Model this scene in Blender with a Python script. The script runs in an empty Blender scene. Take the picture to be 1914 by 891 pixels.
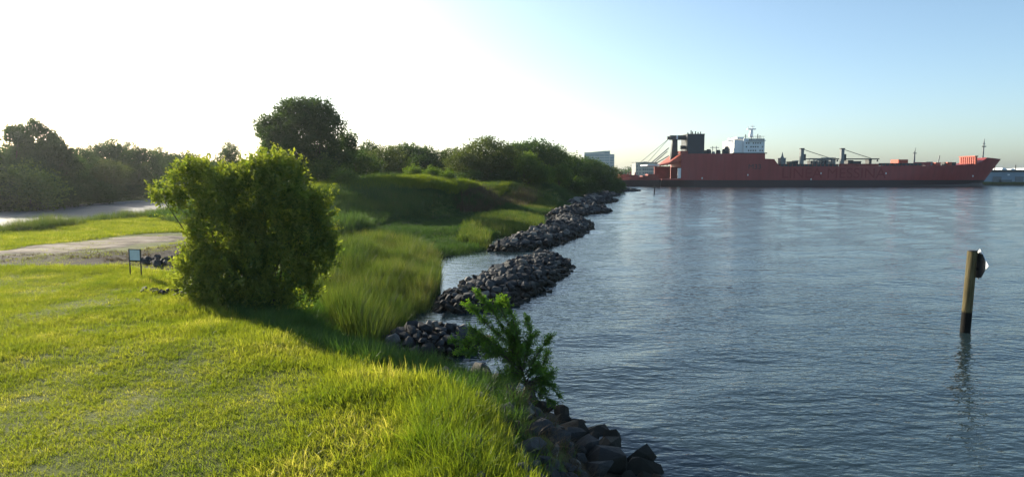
import bpy, bmesh, math, random
import numpy as np
from mathutils import Vector, Matrix, Euler

# ------------------------------------------------------------------ camera, sky, sun, exposure
R = math.radians
scene = bpy.context.scene
COL = scene.collection
F_PX, HOR, CAM_Z = 1293.0, 327.0, 7.0
PITCH = math.atan((445.5 - HOR) / F_PX)
SUN_AZ = R(-46)      # bearing of the sun from +Y, negative = to the left
SUN_EL = R(18.5)

cam_d = bpy.data.cameras.new('camera')
cam_d.sensor_width = 36.0
cam_d.lens = 36.0 * F_PX / 1914.0
cam_d.clip_start, cam_d.clip_end = 0.1, 9000
cam = bpy.data.objects.new('camera', cam_d)
cam.location = (0, 0, CAM_Z)
cam.rotation_euler = (math.pi / 2 - PITCH, 0, 0)
COL.objects.link(cam)
scene.camera = cam

world = bpy.data.worlds.new('World')
scene.world = world
world.use_nodes = True
wn = world.node_tree
bgn = wn.nodes['Background']
sky = wn.nodes.new('ShaderNodeTexSky')
sky.sky_type = 'NISHITA'
sky.sun_disc = False
sky.sun_elevation = SUN_EL
sky.sun_rotation = SUN_AZ
sky.altitude = 0
sky.air_density = 0.7
sky.dust_density = 1.5
sky.ozone_density = 3.0
bgn.inputs['Strength'].default_value = 0.15
tint = wn.nodes.new('ShaderNodeMix'); tint.data_type = 'RGBA'; tint.blend_type = 'MULTIPLY'      # white balance of the whole sky
tint.inputs[0].default_value = 1; tint.inputs[7].default_value = (1.0, 0.97, 0.82, 1)
wn.links.new(sky.outputs[0], tint.inputs[6]); wn.links.new(tint.outputs[2], bgn.inputs['Color'])

sun_d = bpy.data.lights.new('sun', 'SUN')
sun_d.energy = 4.8
sun_d.angle = R(0.53)
sun_d.color = (1.0, 0.9, 0.73)
sun = bpy.data.objects.new('sun', sun_d)
sdir = Vector((math.sin(SUN_AZ) * math.cos(SUN_EL), math.cos(SUN_AZ) * math.cos(SUN_EL), math.sin(SUN_EL)))
sun.rotation_euler = sdir.to_track_quat('Z', 'Y').to_euler()
sun.location = (-60, 60, 60)
COL.objects.link(sun)

scene.view_settings.view_transform = 'Standard'
scene.view_settings.look = 'None'
scene.view_settings.gamma = 1
scene.view_settings.use_curve_mapping = False
scene.view_settings.exposure = 0.92
scene.render.engine = 'CYCLES'
scene.cycles.max_bounces = 8
scene.cycles.transparent_max_bounces = 8
scene.cycles.volume_bounces = 0
scene.cycles.use_denoising = True

rng = np.random.default_rng(7)
random.seed(7)

# ------------------------------------------------------------------ helpers
def ray(px, py):
    xc, yc = (px - 957.0) / F_PX, (445.5 - py) / F_PX
    c, s = math.cos(PITCH), math.sin(PITCH)
    return np.array([xc, c + yc * s, -s + yc * c])
def P(px, py, z=0.0):
    d = ray(px, py); t = (z - CAM_Z) / d[2]
    return np.array([d[0] * t, d[1] * t, z])
def W(px, py, Y):
    d = ray(px, py); t = Y / d[1]
    return np.array([d[0] * t, Y, CAM_Z + d[2] * t])
def P2(l, z=0.0):
    return np.array([P(a, b, z)[:2] for a, b in l])

def mesh_np(name, V, F, mats=(), smooth=False):
    V = np.asarray(V, np.float32); me = bpy.data.meshes.new(name)
    if isinstance(F, np.ndarray):
        k = F.shape[1]; n = len(F)
        me.vertices.add(len(V)); me.vertices.foreach_set('co', V.ravel())
        me.loops.add(n * k); me.loops.foreach_set('vertex_index', F.astype(np.int32).ravel())
        me.polygons.add(n); me.polygons.foreach_set('loop_start', (np.arange(n) * k).astype(np.int32))
        me.update(calc_edges=True); me.validate()
    else:
        me.from_pydata([tuple(map(float, v)) for v in V], [], [tuple(f) for f in F]); me.update()
    for m in (mats if isinstance(mats, (list, tuple)) else [mats]): me.materials.append(m)
    if smooth: me.polygons.foreach_set('use_smooth', [True] * len(me.polygons))
    return me
def obj(name, me, parent=None, loc=None, rot=None):
    o = bpy.data.objects.new(name, me); COL.objects.link(o)
    if parent: o.parent = parent
    if loc is not None: o.location = loc
    if rot is not None: o.rotation_euler = rot
    return o
def tag(o, label=None, cat=None, group=None, kind=None):
    if label: o['label'] = label
    if cat: o['category'] = cat
    if group: o['group'] = group
    if kind: o['kind'] = kind
    return o
def thing(name, label, cat, loc=(0, 0, 0), group=None, rz=0):
    o = bpy.data.objects.new(name, None); COL.objects.link(o)
    o.location = loc; o.rotation_euler = (0, 0, rz); o.empty_display_size = 0.2
    return tag(o, label, cat, group)

class MB:
    """collects boxes, tubes and faces for ONE mesh"""
    def __init__(s): s.v = []; s.f = []
    def add(s, V, F):
        b = len(s.v); s.v += [tuple(map(float, p)) for p in V]; s.f += [tuple(i + b for i in f) for f in F]; return s
    def box(s, x0, x1, y0, y1, z0, z1):
        V = [(x, y, z) for z in (z0, z1) for y in (y0, y1) for x in (x0, x1)]
        return s.add(V, [(0, 2, 3, 1), (4, 5, 7, 6), (0, 1, 5, 4), (1, 3, 7, 5), (3, 2, 6, 7), (2, 0, 4, 6)])
    def bar(s, a, b, w, h=None):
        a, b = Vector(a), Vector(b); h = h or w; d = (b - a).normalized()
        u = d.cross(Vector((0, 0, 1)))
        if u.length < 1e-3: u = Vector((1, 0, 0))
        u.normalize(); n = u.cross(d)
        V = [p + u * i * w / 2 + n * j * h / 2 for p in (a, b) for i, j in ((-1, -1), (1, -1), (1, 1), (-1, 1))]
        return s.add(V, [(0, 1, 2, 3), (7, 6, 5, 4), (0, 4, 5, 1), (1, 5, 6, 2), (2, 6, 7, 3), (3, 7, 4, 0)])
    def tube(s, pts, rad, n=7, cap=True):
        pts = [Vector(p) for p in pts]; V = []; F = []
        up = Vector((0.13, 0.21, 1)).normalized()
        for i, p in enumerate(pts):
            d = (pts[min(i + 1, len(pts) - 1)] - pts[max(i - 1, 0)]).normalized()
            u = d.cross(up)
            if u.length < 1e-3: u = d.cross(Vector((1, 0, 0)))
            u.normalize(); w = u.cross(d); r = rad[i] if hasattr(rad, '__len__') else rad
            V += [p + (u * math.cos(2 * math.pi * k / n) + w * math.sin(2 * math.pi * k / n)) * r for k in range(n)]
        for i in range(len(pts) - 1):
            for k in range(n):
                F.append((i * n + k, i * n + (k + 1) % n, (i + 1) * n + (k + 1) % n, (i + 1) * n + k))
        if cap: F.append(tuple(range(n - 1, -1, -1))); F.append(tuple((len(pts) - 1) * n + k for k in range(n)))
        return s.add(V, F)
    def build(s, name, mat, parent=None, smooth=False):
        return obj(name, mesh_np(name, np.array(s.v), s.f, mat, smooth), parent)

# ------------------------------------------------------------------ materials
def mat(name):
    m = bpy.data.materials.new(name); m.use_nodes = True
    nt = m.node_tree; return m, nt, nt.nodes['Principled BSDF']
def N(nt, t, **kw):
    n = nt.nodes.new(t)
    for k, v in kw.items():
        if k in n.inputs: n.inputs[k].default_value = v
        else: setattr(n, k, v)
    return n
def ramp(nt, src, stops):
    r = N(nt, 'ShaderNodeValToRGB'); nt.links.new(src, r.inputs[0])
    e = r.color_ramp.elements
    while len(e) < len(stops): e.new(0.5)
    for i, (p, c) in enumerate(stops):
        e[i].position = p; e[i].color = (*c, 1) if len(c) == 3 else c
    return r.outputs[0]
def pos_noise(nt, scale, detail=4, vec=(1, 1, 1), rough=0.55, coord='world'):
    if coord == 'world':
        src = N(nt, 'ShaderNodeNewGeometry').outputs['Position']
    else:
        src = N(nt, 'ShaderNodeTexCoord').outputs['Object']
    mp = N(nt, 'ShaderNodeMapping'); mp.inputs['Scale'].default_value = vec
    nt.links.new(src, mp.inputs['Vector'])
    n = N(nt, 'ShaderNodeTexNoise', Scale=scale, Detail=detail, Roughness=rough)
    nt.links.new(mp.outputs[0], n.inputs['Vector'])
    return n.outputs['Fac']
def bump(nt, bs, h, strength, dist):
    b = N(nt, 'ShaderNodeBump', Strength=strength, Distance=dist)
    nt.links.new(h, b.inputs['Height']); nt.links.new(b.outputs[0], bs.inputs['Normal']); return b

def paint(name, c, rough=0.5, var=0.15, scale=0.6, metal=0.0, bumpd=0.0, spec=0.4):
    m, nt, bs = mat(name)
    f = pos_noise(nt, scale, 6, coord='object')
    a = tuple(max(0, x * (1 - var)) for x in c); b = tuple(min(1, x * (1 + var)) for x in c)
    nt.links.new(ramp(nt, f, [(0.3, a), (0.7, b)]), bs.inputs['Base Color'])
    bs.inputs['Roughness'].default_value = rough; bs.inputs['Metallic'].default_value = metal
    bs.inputs['Specular IOR Level'].default_value = spec
    if bumpd: bump(nt, bs, pos_noise(nt, scale * 6, 5, coord='object'), 0.6, bumpd)
    return m

def leaf_mat(name, c1, c2, trans=0.45, tint=(1.5, 1.35, 0.45), dry=None, patch=0.25, rough=0.45):
    """leaf or blade: diffuse front, light shining through from behind"""
    m, nt, bs = mat(name); nt.nodes.remove(bs)
    out = nt.nodes['Material Output']
    g = N(nt, 'ShaderNodeNewGeometry'); oi = N(nt, 'ShaderNodeObjectInfo')
    a = N(nt, 'ShaderNodeMath', operation='ADD'); nt.links.new(g.outputs['Random Per Island'], a.inputs[0]); nt.links.new(oi.outputs['Random'], a.inputs[1])
    fr = N(nt, 'ShaderNodeMath', operation='FRACT'); nt.links.new(a.outputs[0], fr.inputs[0])
    nz = pos_noise(nt, patch, 3)
    mx = N(nt, 'ShaderNodeMath', operation='MULTIPLY_ADD'); nt.links.new(nz, mx.inputs[0]); mx.inputs[1].default_value = 1.6; mx.inputs[2].default_value = -0.55
    ad = N(nt, 'ShaderNodeMath', operation='MULTIPLY_ADD'); nt.links.new(fr.outputs[0], ad.inputs[0]); ad.inputs[1].default_value = 0.5; nt.links.new(mx.outputs[0], ad.inputs[2])
    stops = [(0.0, c1), (0.85, c2)]
    if dry: stops = [(0.0, c1), (0.72, c2), (1.0, dry)]
    col = ramp(nt, ad.outputs[0], stops)
    d = N(nt, 'ShaderNodeBsdfDiffuse'); t = N(nt, 'ShaderNodeBsdfTranslucent')
    gl = N(nt, 'ShaderNodeBsdfGlossy', Roughness=rough)
    gl.inputs['Color'].default_value = (0.5, 0.5, 0.5, 1)
    mu = N(nt, 'ShaderNodeMix', data_type='RGBA', blend_type='MULTIPLY'); mu.inputs[0].default_value = 1
    nt.links.new(col, mu.inputs[6]); mu.inputs[7].default_value = (*tint, 1)
    nt.links.new(col, d.inputs['Color']); nt.links.new(mu.outputs[2], t.inputs['Color'])
    m1 = N(nt, 'ShaderNodeMixShader'); m1.inputs[0].default_value = trans
    nt.links.new(d.outputs[0], m1.inputs[1]); nt.links.new(t.outputs[0], m1.inputs[2])
    m2 = N(nt, 'ShaderNodeMixShader'); m2.inputs[0].default_value = 0.035
    nt.links.new(m1.outputs[0], m2.inputs[1]); nt.links.new(gl.outputs[0], m2.inputs[2])
    nt.links.new(m2.outputs[0], out.inputs['Surface'])
    return m

M = {}
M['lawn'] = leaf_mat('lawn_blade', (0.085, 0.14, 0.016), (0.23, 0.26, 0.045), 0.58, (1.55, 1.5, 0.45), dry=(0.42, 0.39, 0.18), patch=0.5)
M['tall'] = leaf_mat('tall_blade', (0.068, 0.13, 0.016), (0.18, 0.225, 0.032), 0.58, (1.5, 1.5, 0.42), patch=0.8)
M['reed'] = leaf_mat('reed_blade', (0.042, 0.088, 0.022), (0.125, 0.155, 0.042), 0.42, (1.35, 1.4, 0.5), dry=(0.26, 0.22, 0.11), patch=0.35)
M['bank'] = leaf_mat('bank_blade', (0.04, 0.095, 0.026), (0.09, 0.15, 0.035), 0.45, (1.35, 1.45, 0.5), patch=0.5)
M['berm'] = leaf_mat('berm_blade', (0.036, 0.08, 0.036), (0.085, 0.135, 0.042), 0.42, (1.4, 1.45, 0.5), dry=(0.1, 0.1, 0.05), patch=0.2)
M['marsh'] = leaf_mat('shaded_marsh_blade', (0.03, 0.07, 0.03), (0.075, 0.125, 0.036), 0.38, (1.3, 1.4, 0.5), patch=0.3)  # blade colour darkened to carry the shade over the marsh
M['crest'] = leaf_mat('sunlit_crest_blade', (0.07, 0.125, 0.015), (0.15, 0.19, 0.025), 0.55, (1.6, 1.5, 0.4), patch=0.15)  # sunlight on the bank crest is put into this brighter blade colour
M['brown'] = leaf_mat('brown_reed', (0.06, 0.056, 0.036), (0.13, 0.11, 0.065), 0.4, (1.2, 1.05, 0.7), patch=0.3)
M['dead'] = leaf_mat('dead_reed', (0.05, 0.035, 0.022), (0.13, 0.095, 0.055), 0.2, (1.2, 1.1, 0.8), patch=1.0)
M['shrub_leaf'] = leaf_mat('shrub_leaf', (0.05, 0.1, 0.026), (0.15, 0.195, 0.046), 0.58, (1.5, 1.5, 0.42), patch=0.9)
M['sapling_leaf'] = leaf_mat('sapling_leaf', (0.045, 0.125, 0.02), (0.125, 0.215, 0.034), 0.55, (1.45, 1.5, 0.38), patch=1.2)
M['rim_lit_leaf'] = leaf_mat('rim_lit_leaf', (0.11, 0.165, 0.035), (0.23, 0.265, 0.065), 0.58, (1.5, 1.45, 0.45), patch=0.9)  # sunlit rim of the big shrub, painted in as a brighter leaf colour
M['tree_leaf'] = leaf_mat('tree_leaf', (0.024, 0.058, 0.018), (0.06, 0.105, 0.027), 0.45, (1.5, 1.45, 0.5), patch=0.2)
M['tree_leaf2'] = leaf_mat('tree_leaf_olive', (0.034, 0.063, 0.02), (0.088, 0.115, 0.034), 0.45, (1.45, 1.38, 0.5), patch=0.2)
M['tree_leaf3'] = leaf_mat('tree_leaf_fresh', (0.045, 0.1, 0.022), (0.12, 0.18, 0.034), 0.5, (1.55, 1.5, 0.45), patch=0.25)
M['bark'] = paint('bark', (0.075, 0.055, 0.04), 0.9, 0.4, 2.5, bumpd=0.03)

# ground: a sheet whose cover is laid out by zone attributes (lawn soil, mud, dirt)
def ground_mat():
    m, nt, bs = mat('ground')
    at = N(nt, 'ShaderNodeAttribute', attribute_name='zone')
    sep = N(nt, 'ShaderNodeSeparateColor'); nt.links.new(at.outputs['Color'], sep.inputs[0])
    grass = ramp(nt, pos_noise(nt, 0.9, 8, rough=0.7), [(0.3, (0.045, 0.07, 0.012)), (0.52, (0.1, 0.12, 0.022)), (0.75, (0.17, 0.16, 0.05))])
    mud = ramp(nt, pos_noise(nt, 1.5, 6), [(0.3, (0.03, 0.025, 0.016)), (0.7, (0.075, 0.06, 0.04))])
    dirt = ramp(nt, pos_noise(nt, 0.35, 8, rough=0.65), [(0.35, (0.09, 0.065, 0.045)), (0.6, (0.2, 0.16, 0.12))])
    m1 = N(nt, 'ShaderNodeMix', data_type='RGBA'); nt.links.new(sep.outputs[0], m1.inputs[0]); nt.links.new(grass, m1.inputs[6]); nt.links.new(mud, m1.inputs[7])
    m2 = N(nt, 'ShaderNodeMix', data_type='RGBA'); nt.links.new(sep.outputs[1], m2.inputs[0]); nt.links.new(m1.outputs[2], m2.inputs[6]); nt.links.new(dirt, m2.inputs[7])
    nt.links.new(m2.outputs[2], bs.inputs['Base Color'])
    bs.inputs['Roughness'].default_value = 0.95; bs.inputs['Specular IOR Level'].default_value = 0.15
    bump(nt, bs, pos_noise(nt, 3.0, 8, rough=0.7), 0.8, 0.09)
    return m
M['ground'] = ground_mat()

def water_mat():
    """wind ripples: slopes taken by finite differences of one height field, so they keep their steepness at any distance"""
    grp = bpy.data.node_groups.new('ripple_height', 'ShaderNodeTree')
    grp.interface.new_socket('Vector', in_out='INPUT', socket_type='NodeSocketVector'); grp.interface.new_socket('Height', in_out='OUTPUT', socket_type='NodeSocketFloat')
    gi = grp.nodes.new('NodeGroupInput'); go = grp.nodes.new('NodeGroupOutput'); acc = None
    for scale, ang, sx, det, amp in WAVES:
        mp = N(grp, 'ShaderNodeMapping'); mp.inputs['Rotation'].default_value = (0, 0, R(ang)); mp.inputs['Scale'].default_value = (sx, 1, 1)
        grp.links.new(gi.outputs[0], mp.inputs['Vector'])
        n = N(grp, 'ShaderNodeTexNoise', Scale=scale, Detail=det, Roughness=0.5, Distortion=0.3); grp.links.new(mp.outputs[0], n.inputs['Vector'])
        m_ = N(grp, 'ShaderNodeMath', operation='MULTIPLY_ADD'); grp.links.new(n.outputs['Fac'], m_.inputs[0]); m_.inputs[1].default_value = amp
        if acc is None: m_.inputs[2].default_value = 0
        else: grp.links.new(acc, m_.inputs[2])
        acc = m_.outputs[0]
    grp.links.new(acc, go.inputs[0])
    m, nt, bs = mat('water')
    bs.inputs['Base Color'].default_value = (0.02, 0.036, 0.04, 1); bs.inputs['Roughness'].default_value = 0.08; bs.inputs['IOR'].default_value = 1.333
    pos = N(nt, 'ShaderNodeNewGeometry').outputs['Position']; e = 0.02; H = []
    for off in ((0, 0, 0), (e, 0, 0), (0, e, 0)):
        va = N(nt, 'ShaderNodeVectorMath', operation='ADD'); nt.links.new(pos, va.inputs[0]); va.inputs[1].default_value = off
        g = nt.nodes.new('ShaderNodeGroup'); g.node_tree = grp; nt.links.new(va.outputs[0], g.inputs[0]); H.append(g.outputs[0])
    amp = N(nt, 'ShaderNodeMapRange'); nt.links.new(pos_noise(nt, 0.03, 3, vec=(0.5, 1.3, 1)), amp.inputs[0])
    amp.inputs[1].default_value, amp.inputs[2].default_value, amp.inputs[3].default_value, amp.inputs[4].default_value = 0.35, 0.65, 0.8 / e, 1.1 / e
    at = N(nt, 'ShaderNodeAttribute', attribute_name='calm')
    k = N(nt, 'ShaderNodeMath', operation='MULTIPLY'); nt.links.new(amp.outputs[0], k.inputs[0]); nt.links.new(at.outputs['Fac'], k.inputs[1])
    cx = N(nt, 'ShaderNodeCombineXYZ'); cx.inputs[2].default_value = 0
    for q, ax_ in ((1, 0), (2, 1)):
        d = N(nt, 'ShaderNodeMath', operation='SUBTRACT'); nt.links.new(H[0], d.inputs[0]); nt.links.new(H[q], d.inputs[1])
        mu = N(nt, 'ShaderNodeMath', operation='MULTIPLY'); nt.links.new(d.outputs[0], mu.inputs[0]); nt.links.new(k.outputs[0], mu.inputs[1]); nt.links.new(mu.outputs[0], cx.inputs[ax_])
    gn = N(nt, 'ShaderNodeVectorMath', operation='ADD'); nt.links.new(cx.outputs[0], gn.inputs[0]); nt.links.new(N(nt, 'ShaderNodeNewGeometry').outputs['Normal'], gn.inputs[1])
    nm = N(nt, 'ShaderNodeVectorMath', operation='NORMALIZE'); nt.links.new(gn.outputs[0], nm.inputs[0]); nt.links.new(nm.outputs[0], bs.inputs['Normal'])
    return m
WAVES = [(1.1, 14, 0.45, 1, 0.065), (2.9, -12, 0.5, 2, 0.06), (7.0, 9, 0.6, 2, 0.019)]     # scale, bearing, stretch, detail, height
M['water'] = water_mat()

def rock_mat():
    m, nt, bs = mat('rock')
    oi = N(nt, 'ShaderNodeObjectInfo'); g = N(nt, 'ShaderNodeNewGeometry')
    a = N(nt, 'ShaderNodeMath', operation='ADD'); nt.links.new(oi.outputs['Random'], a.inputs[0]); nt.links.new(g.outputs['Random Per Island'], a.inputs[1])
    fr = N(nt, 'ShaderNodeMath', operation='FRACT'); nt.links.new(a.outputs[0], fr.inputs[0])
    c = ramp(nt, fr.outputs[0], [(0.0, (0.027, 0.029, 0.032)), (0.5, (0.052, 0.054, 0.057)), (0.84, (0.09, 0.088, 0.085)), (0.985, (0.24, 0.225, 0.2))])
    nz = ramp(nt, pos_noise(nt, 5, 8, rough=0.7), [(0.3, (0.5, 0.5, 0.5)), (0.7, (1.15, 1.12, 1.08))])
    mu = N(nt, 'ShaderNodeMix', data_type='RGBA', blend_type='MULTIPLY'); mu.inputs[0].default_value = 1
    nt.links.new(c, mu.inputs[6]); nt.links.new(nz, mu.inputs[7])
    # tide mark: weed and wet stone up to the high-water line
    sx = N(nt, 'ShaderNodeSeparateXYZ'); nt.links.new(g.outputs['Position'], sx.inputs[0])
    zz = N(nt, 'ShaderNodeMath', operation='MULTIPLY_ADD'); nt.links.new(pos_noise(nt, 1.5, 3), zz.inputs[0]); zz.inputs[1].default_value = -0.35; nt.links.new(sx.outputs[2], zz.inputs[2])
    tm = N(nt, 'ShaderNodeMapRange'); nt.links.new(zz.outputs[0], tm.inputs[0]); tm.inputs[1].default_value, tm.inputs[2].default_value = 0.12, 0.42
    mw = N(nt, 'ShaderNodeMix', data_type='RGBA'); nt.links.new(tm.outputs[0], mw.inputs[0]); mw.inputs[6].default_value = (0.022, 0.02, 0.014, 1); nt.links.new(mu.outputs[2], mw.inputs[7])
    nt.links.new(mw.outputs[2], bs.inputs['Base Color'])
    bs.inputs['Roughness'].default_value = 0.8; bs.inputs['Specular IOR Level'].default_value = 0.3
    bump(nt, bs, pos_noise(nt, 9, 8, rough=0.7), 0.8, 0.04)
    return m
M['rock'] = rock_mat()

def asphalt_mat():
    m, nt, bs = mat('asphalt')
    nt.links.new(ramp(nt, pos_noise(nt, 0.25, 8, vec=(1, 0.25, 1), rough=0.65), [(0.3, (0.075, 0.075, 0.078)), (0.7, (0.14, 0.138, 0.135))]), bs.inputs['Base Color'])
    bs.inputs['Roughness'].default_value = 0.75
    bump(nt, bs, pos_noise(nt, 30, 4), 0.4, 0.01); return m
M['asphalt'] = asphalt_mat()
def path_mat():
    m, nt, bs = mat('dirt_path')
    nt.links.new(ramp(nt, pos_noise(nt, 0.5, 9, vec=(0.7, 1, 1), rough=0.7), [(0.36, (0.09, 0.07, 0.05)), (0.5, (0.24, 0.195, 0.15)), (0.64, (0.38, 0.325, 0.26))]), bs.inputs['Base Color'])
    bs.inputs['Roughness'].default_value = 0.95; bs.inputs['Specular IOR Level'].default_value = 0.1
    bump(nt, bs, pos_noise(nt, 4, 8, rough=0.7), 0.7, 0.06); return m
M['path'] = path_mat()
M['mulch'] = paint('dark_soil', (0.042, 0.034, 0.026), 0.95, 0.5, 1.2, bumpd=0.08, spec=0.1)
M['concrete'] = paint('concrete', (0.33, 0.31, 0.28), 0.9, 0.2, 1.0)

# ------------------------------------------------------------------ terrain
SHORE = np.vstack([
    [[4, -60], [3.2, -5], [2.7, 8]],
    P2([(1135, 880), (1105, 835), (1030, 795), (980, 758), (930, 722), (885, 697), (800, 690), (720, 672), (688, 645),
        (725, 628), (738, 600), (770, 578), (806, 556), (818, 520), (822, 474), (870, 468), (908, 460), (912, 442), (955, 436),
        (1005, 428), (1014, 412), (975, 408), (1010, 401), (1040, 394), (1062, 386), (1085, 377), (1110, 368), (1135, 361), (1150, 357), (1188, 357), (1182, 354.5)]),
    [[44, 345], [10, 385], [-70, 470], [-700, 520], [-3000, 520], [-3000, -60]]])
FAR = np.array([[-3500, 500], [60, 500], [60, 486], [3500, 486], [3500, 5000], [-3500, 5000]], float)

def sdist(X, Y, poly):
    """signed distance to a polygon, positive inside"""
    sh = X.shape; x = X.ravel(); y = Y.ravel(); d = np.full(x.shape, 1e9); ins = np.zeros(x.shape, bool)
    n = len(poly)
    for i in range(n):
        ax, ay = poly[i]; bx, by = poly[(i + 1) % n]; ex, ey = bx - ax, by - ay
        t = np.clip(((x - ax) * ex + (y - ay) * ey) / (ex * ex + ey * ey + 1e-12), 0, 1)
        d = np.minimum(d, (x - ax - t * ex) ** 2 + (y - ay - t * ey) ** 2)
        c = ((ay > y) != (by > y)) & (x < (bx - ax) * (y - ay) / ((by - ay) if by != ay else 1e-12) + ax)
        ins ^= c
    d = np.sqrt(d); return np.where(ins, d, -d).reshape(sh)
def smooth(a, b, x):
    t = np.clip((x - a) / (b - a), 0, 1); return t * t * (3 - 2 * t)

ctl = []
for px, py, z in [(0, 891, 2), (400, 891, 2), (700, 891, 2), (900, 891, 1.95), (0, 700, 2), (300, 700, 2), (600, 730, 2), (0, 560, 2), (300, 560, 2), (410, 556, 2),
                  (240, 515, 2), (0, 500, 2), (500, 620, 2), (560, 640, 1.95), (700, 700, 1.95), (830, 735, 1.85), (930, 800, 1.8), (965, 870, 1.7),
                  (640, 605, 0.8), (700, 628, 0.6), (600, 520, 0.9), (700, 475, 0.6), (800, 490, 0.5), (760, 560, 0.5), (740, 665, 0.9), (860, 700, 0.9), (500, 480, 1.5), (560, 440, 1.2),
                  (0, 470, 2), (200, 450, 2), (340, 470, 2), (100, 425, 2), (300, 420, 2), (430, 470, 1.9),
                  (640, 450, 0.7), (700, 425, 0.7), (800, 408, 0.7), (860, 398, 0.7), (950, 390, 0.6), (1000, 380, 0.6), (1050, 370, 0.6), (1100, 360, .7), (900, 430, 0.5), (800, 440, .5)]:
    ctl.append(P(px, py, z))
for a in [(-26, 97, 3.7), (-20, 106, 4.6), (-13, 115, 4.75), (-7, 126, 4.7), (0, 145, 4.4), (7, 160, 3.5), (16, 190, 3), (28, 240, 2.4), (38, 290, 1.5),
          (-35, 130, 3.2), (-20, 150, 3.2), (-45, 120, 2.3), (-40, 92, 2.3), (0, 190, 3), (-40, 200, 3), (-46, 75, 2), (-46, 150, 2), (-46, 60, 2),
          (-60, 30, 1.9), (-60, 90, 1.9), (-60, 150, 1.9), (-60, 220, 1.9), (-73, 30, 1.95), (-73, 90, 1.95), (-73, 150, 1.95), (-73, 220, 1.95), (-50, 30, 1.9),
          (-90, 60, 2.6), (-90, 150, 2.6), (-130, 100, 4), (-30, -20, 2), (0, -20, 2), (-60, -20, 2), (-100, 0, 2.5), (-60, 300, 2.5), (0, 300, 2.5)]:
    ctl.append(np.array(a, float))
ctl = np.array(ctl)
_D = np.sqrt(((ctl[:, None, :2] - ctl[None, :, :2]) ** 2).sum(-1) + 4.0)
_n = len(ctl); _A = np.zeros((_n + 1, _n + 1)); _A[:_n, :_n] = _D + np.eye(_n) * -0.02; _A[:_n, _n] = 1; _A[_n, :_n] = 1
_w = np.linalg.solve(_A, np.append(ctl[:, 2], 0))
_hr = np.random.default_rng(3); _ph = _hr.uniform(0, 6.28, (14,)); _fd = _hr.uniform(0, 6.28, (14,)); _fq = np.geomspace(0.12, 2.2, 14)
def height(X, Y):
    X = np.asarray(X, float); Y = np.asarray(Y, float)
    z = np.full(X.shape, _w[_n])
    for i in range(_n): z = z + _w[i] * np.sqrt((X - ctl[i, 0]) ** 2 + (Y - ctl[i, 1]) ** 2 + 4.0)
    z = np.clip(z, 0.45, 5.5)
    far = smooth(260, 420, np.hypot(X, Y)); z = z * (1 - far) + 2.3 * far
    road = smooth(3.0, 0.5, np.abs(X + 60) - 12.0) * smooth(-40, -20, Y) * smooth(420, 380, Y)
    z = z * (1 - road) + 1.9 * road
    nz = sum(np.sin((X * np.cos(d) + Y * np.sin(d)) * f + p) / f ** 0.7 for p, d, f in zip(_ph, _fd, _fq)) * 0.012
    z = z + nz * (1 - road)
    s1 = sdist(X, Y, SHORE); s2 = sdist(X, Y, FAR)
    w = 2.2 + 0.02 * np.abs(Y)
    s = np.maximum(s1, np.where(s2 > 0, s2 * 10, s2))
    up = z * smooth(0, 1, (s + 0.3) / (w + 0.3))
    return np.where(s > -0.3, up - 0.02, -0.02 - np.minimum(1.3, (-0.3 - s) * 0.45))
def hz(x, y): return float(height(np.array([x]), np.array([y]))[0])

def axis(segs):
    out = []
    for a, b, st in segs: out += list(np.arange(a, b, st))
    return np.array(out + [segs[-1][1]])
ax = axis([(-3000, -400, 325), (-400, -120, 20), (-120, -46, 2.0), (-46, 14, 0.45), (14, 60, 1.0), (60, 200, 10), (200, 3000, 350)])
ay = axis([(-60, 4, 8), (4, 70, 0.45), (70, 150, 0.9), (150, 400, 3), (400, 480, 10), (480, 490, 2), (490, 900, 30), (900, 4500, 450)])
GX, GY = np.meshgrid(ax, ay)
GZ = height(GX, GY)
nx, ny = len(ax), len(ay)
idx = np.arange(nx * ny).reshape(ny, nx)
quads = np.stack([idx[:-1, :-1], idx[:-1, 1:], idx[1:, 1:], idx[1:, :-1]], -1).reshape(-1, 4)
LAWN = np.vstack([P2([(1000, 900), (962, 870), (925, 800), (830, 735), (700, 695), (560, 640), (480, 600), (410, 566), (330, 545), (330, 505), (200, 497), (0, 502)], 2.0), [[-45, 36], [-45, -10], [2, -10]]])
PATH = P2([(-260, 500), (0, 481), (120, 476), (210, 468), (290, 452), (350, 444), (350, 437), (280, 439), (190, 447), (110, 459), (0, 470), (-260, 480)], 2.0)
SOIL = P2([(-120, 500), (0, 503), (130, 500), (240, 494), (330, 497), (400, 490), (400, 455), (345, 448), (250, 472), (120, 478), (0, 480), (-120, 490)], 2.0)
sdl = sdist(GX, GY, LAWN); sds = sdist(GX, GY, SOIL); sdp = sdist(GX, GY, PATH)
mudv = smooth(1.15, 0.55, GZ) * smooth(0.5, -1.5, sdl)
dirtv = np.maximum(smooth(-0.8, 0.8, sdp) * 0.6, smooth(-0.8, 0.6, sds) * 0.75)
me = mesh_np('ground', np.stack([GX, GY, GZ], -1).reshape(-1, 3), quads, M['ground'], True)
ca = me.color_attributes.new('zone', 'FLOAT_COLOR', 'POINT')
ca.data.foreach_set('color', np.stack([mudv, dirtv, mudv * 0, mudv * 0 + 1], -1).astype(np.float32).ravel())
ground = tag(obj('ground', me), kind='structure')

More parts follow.
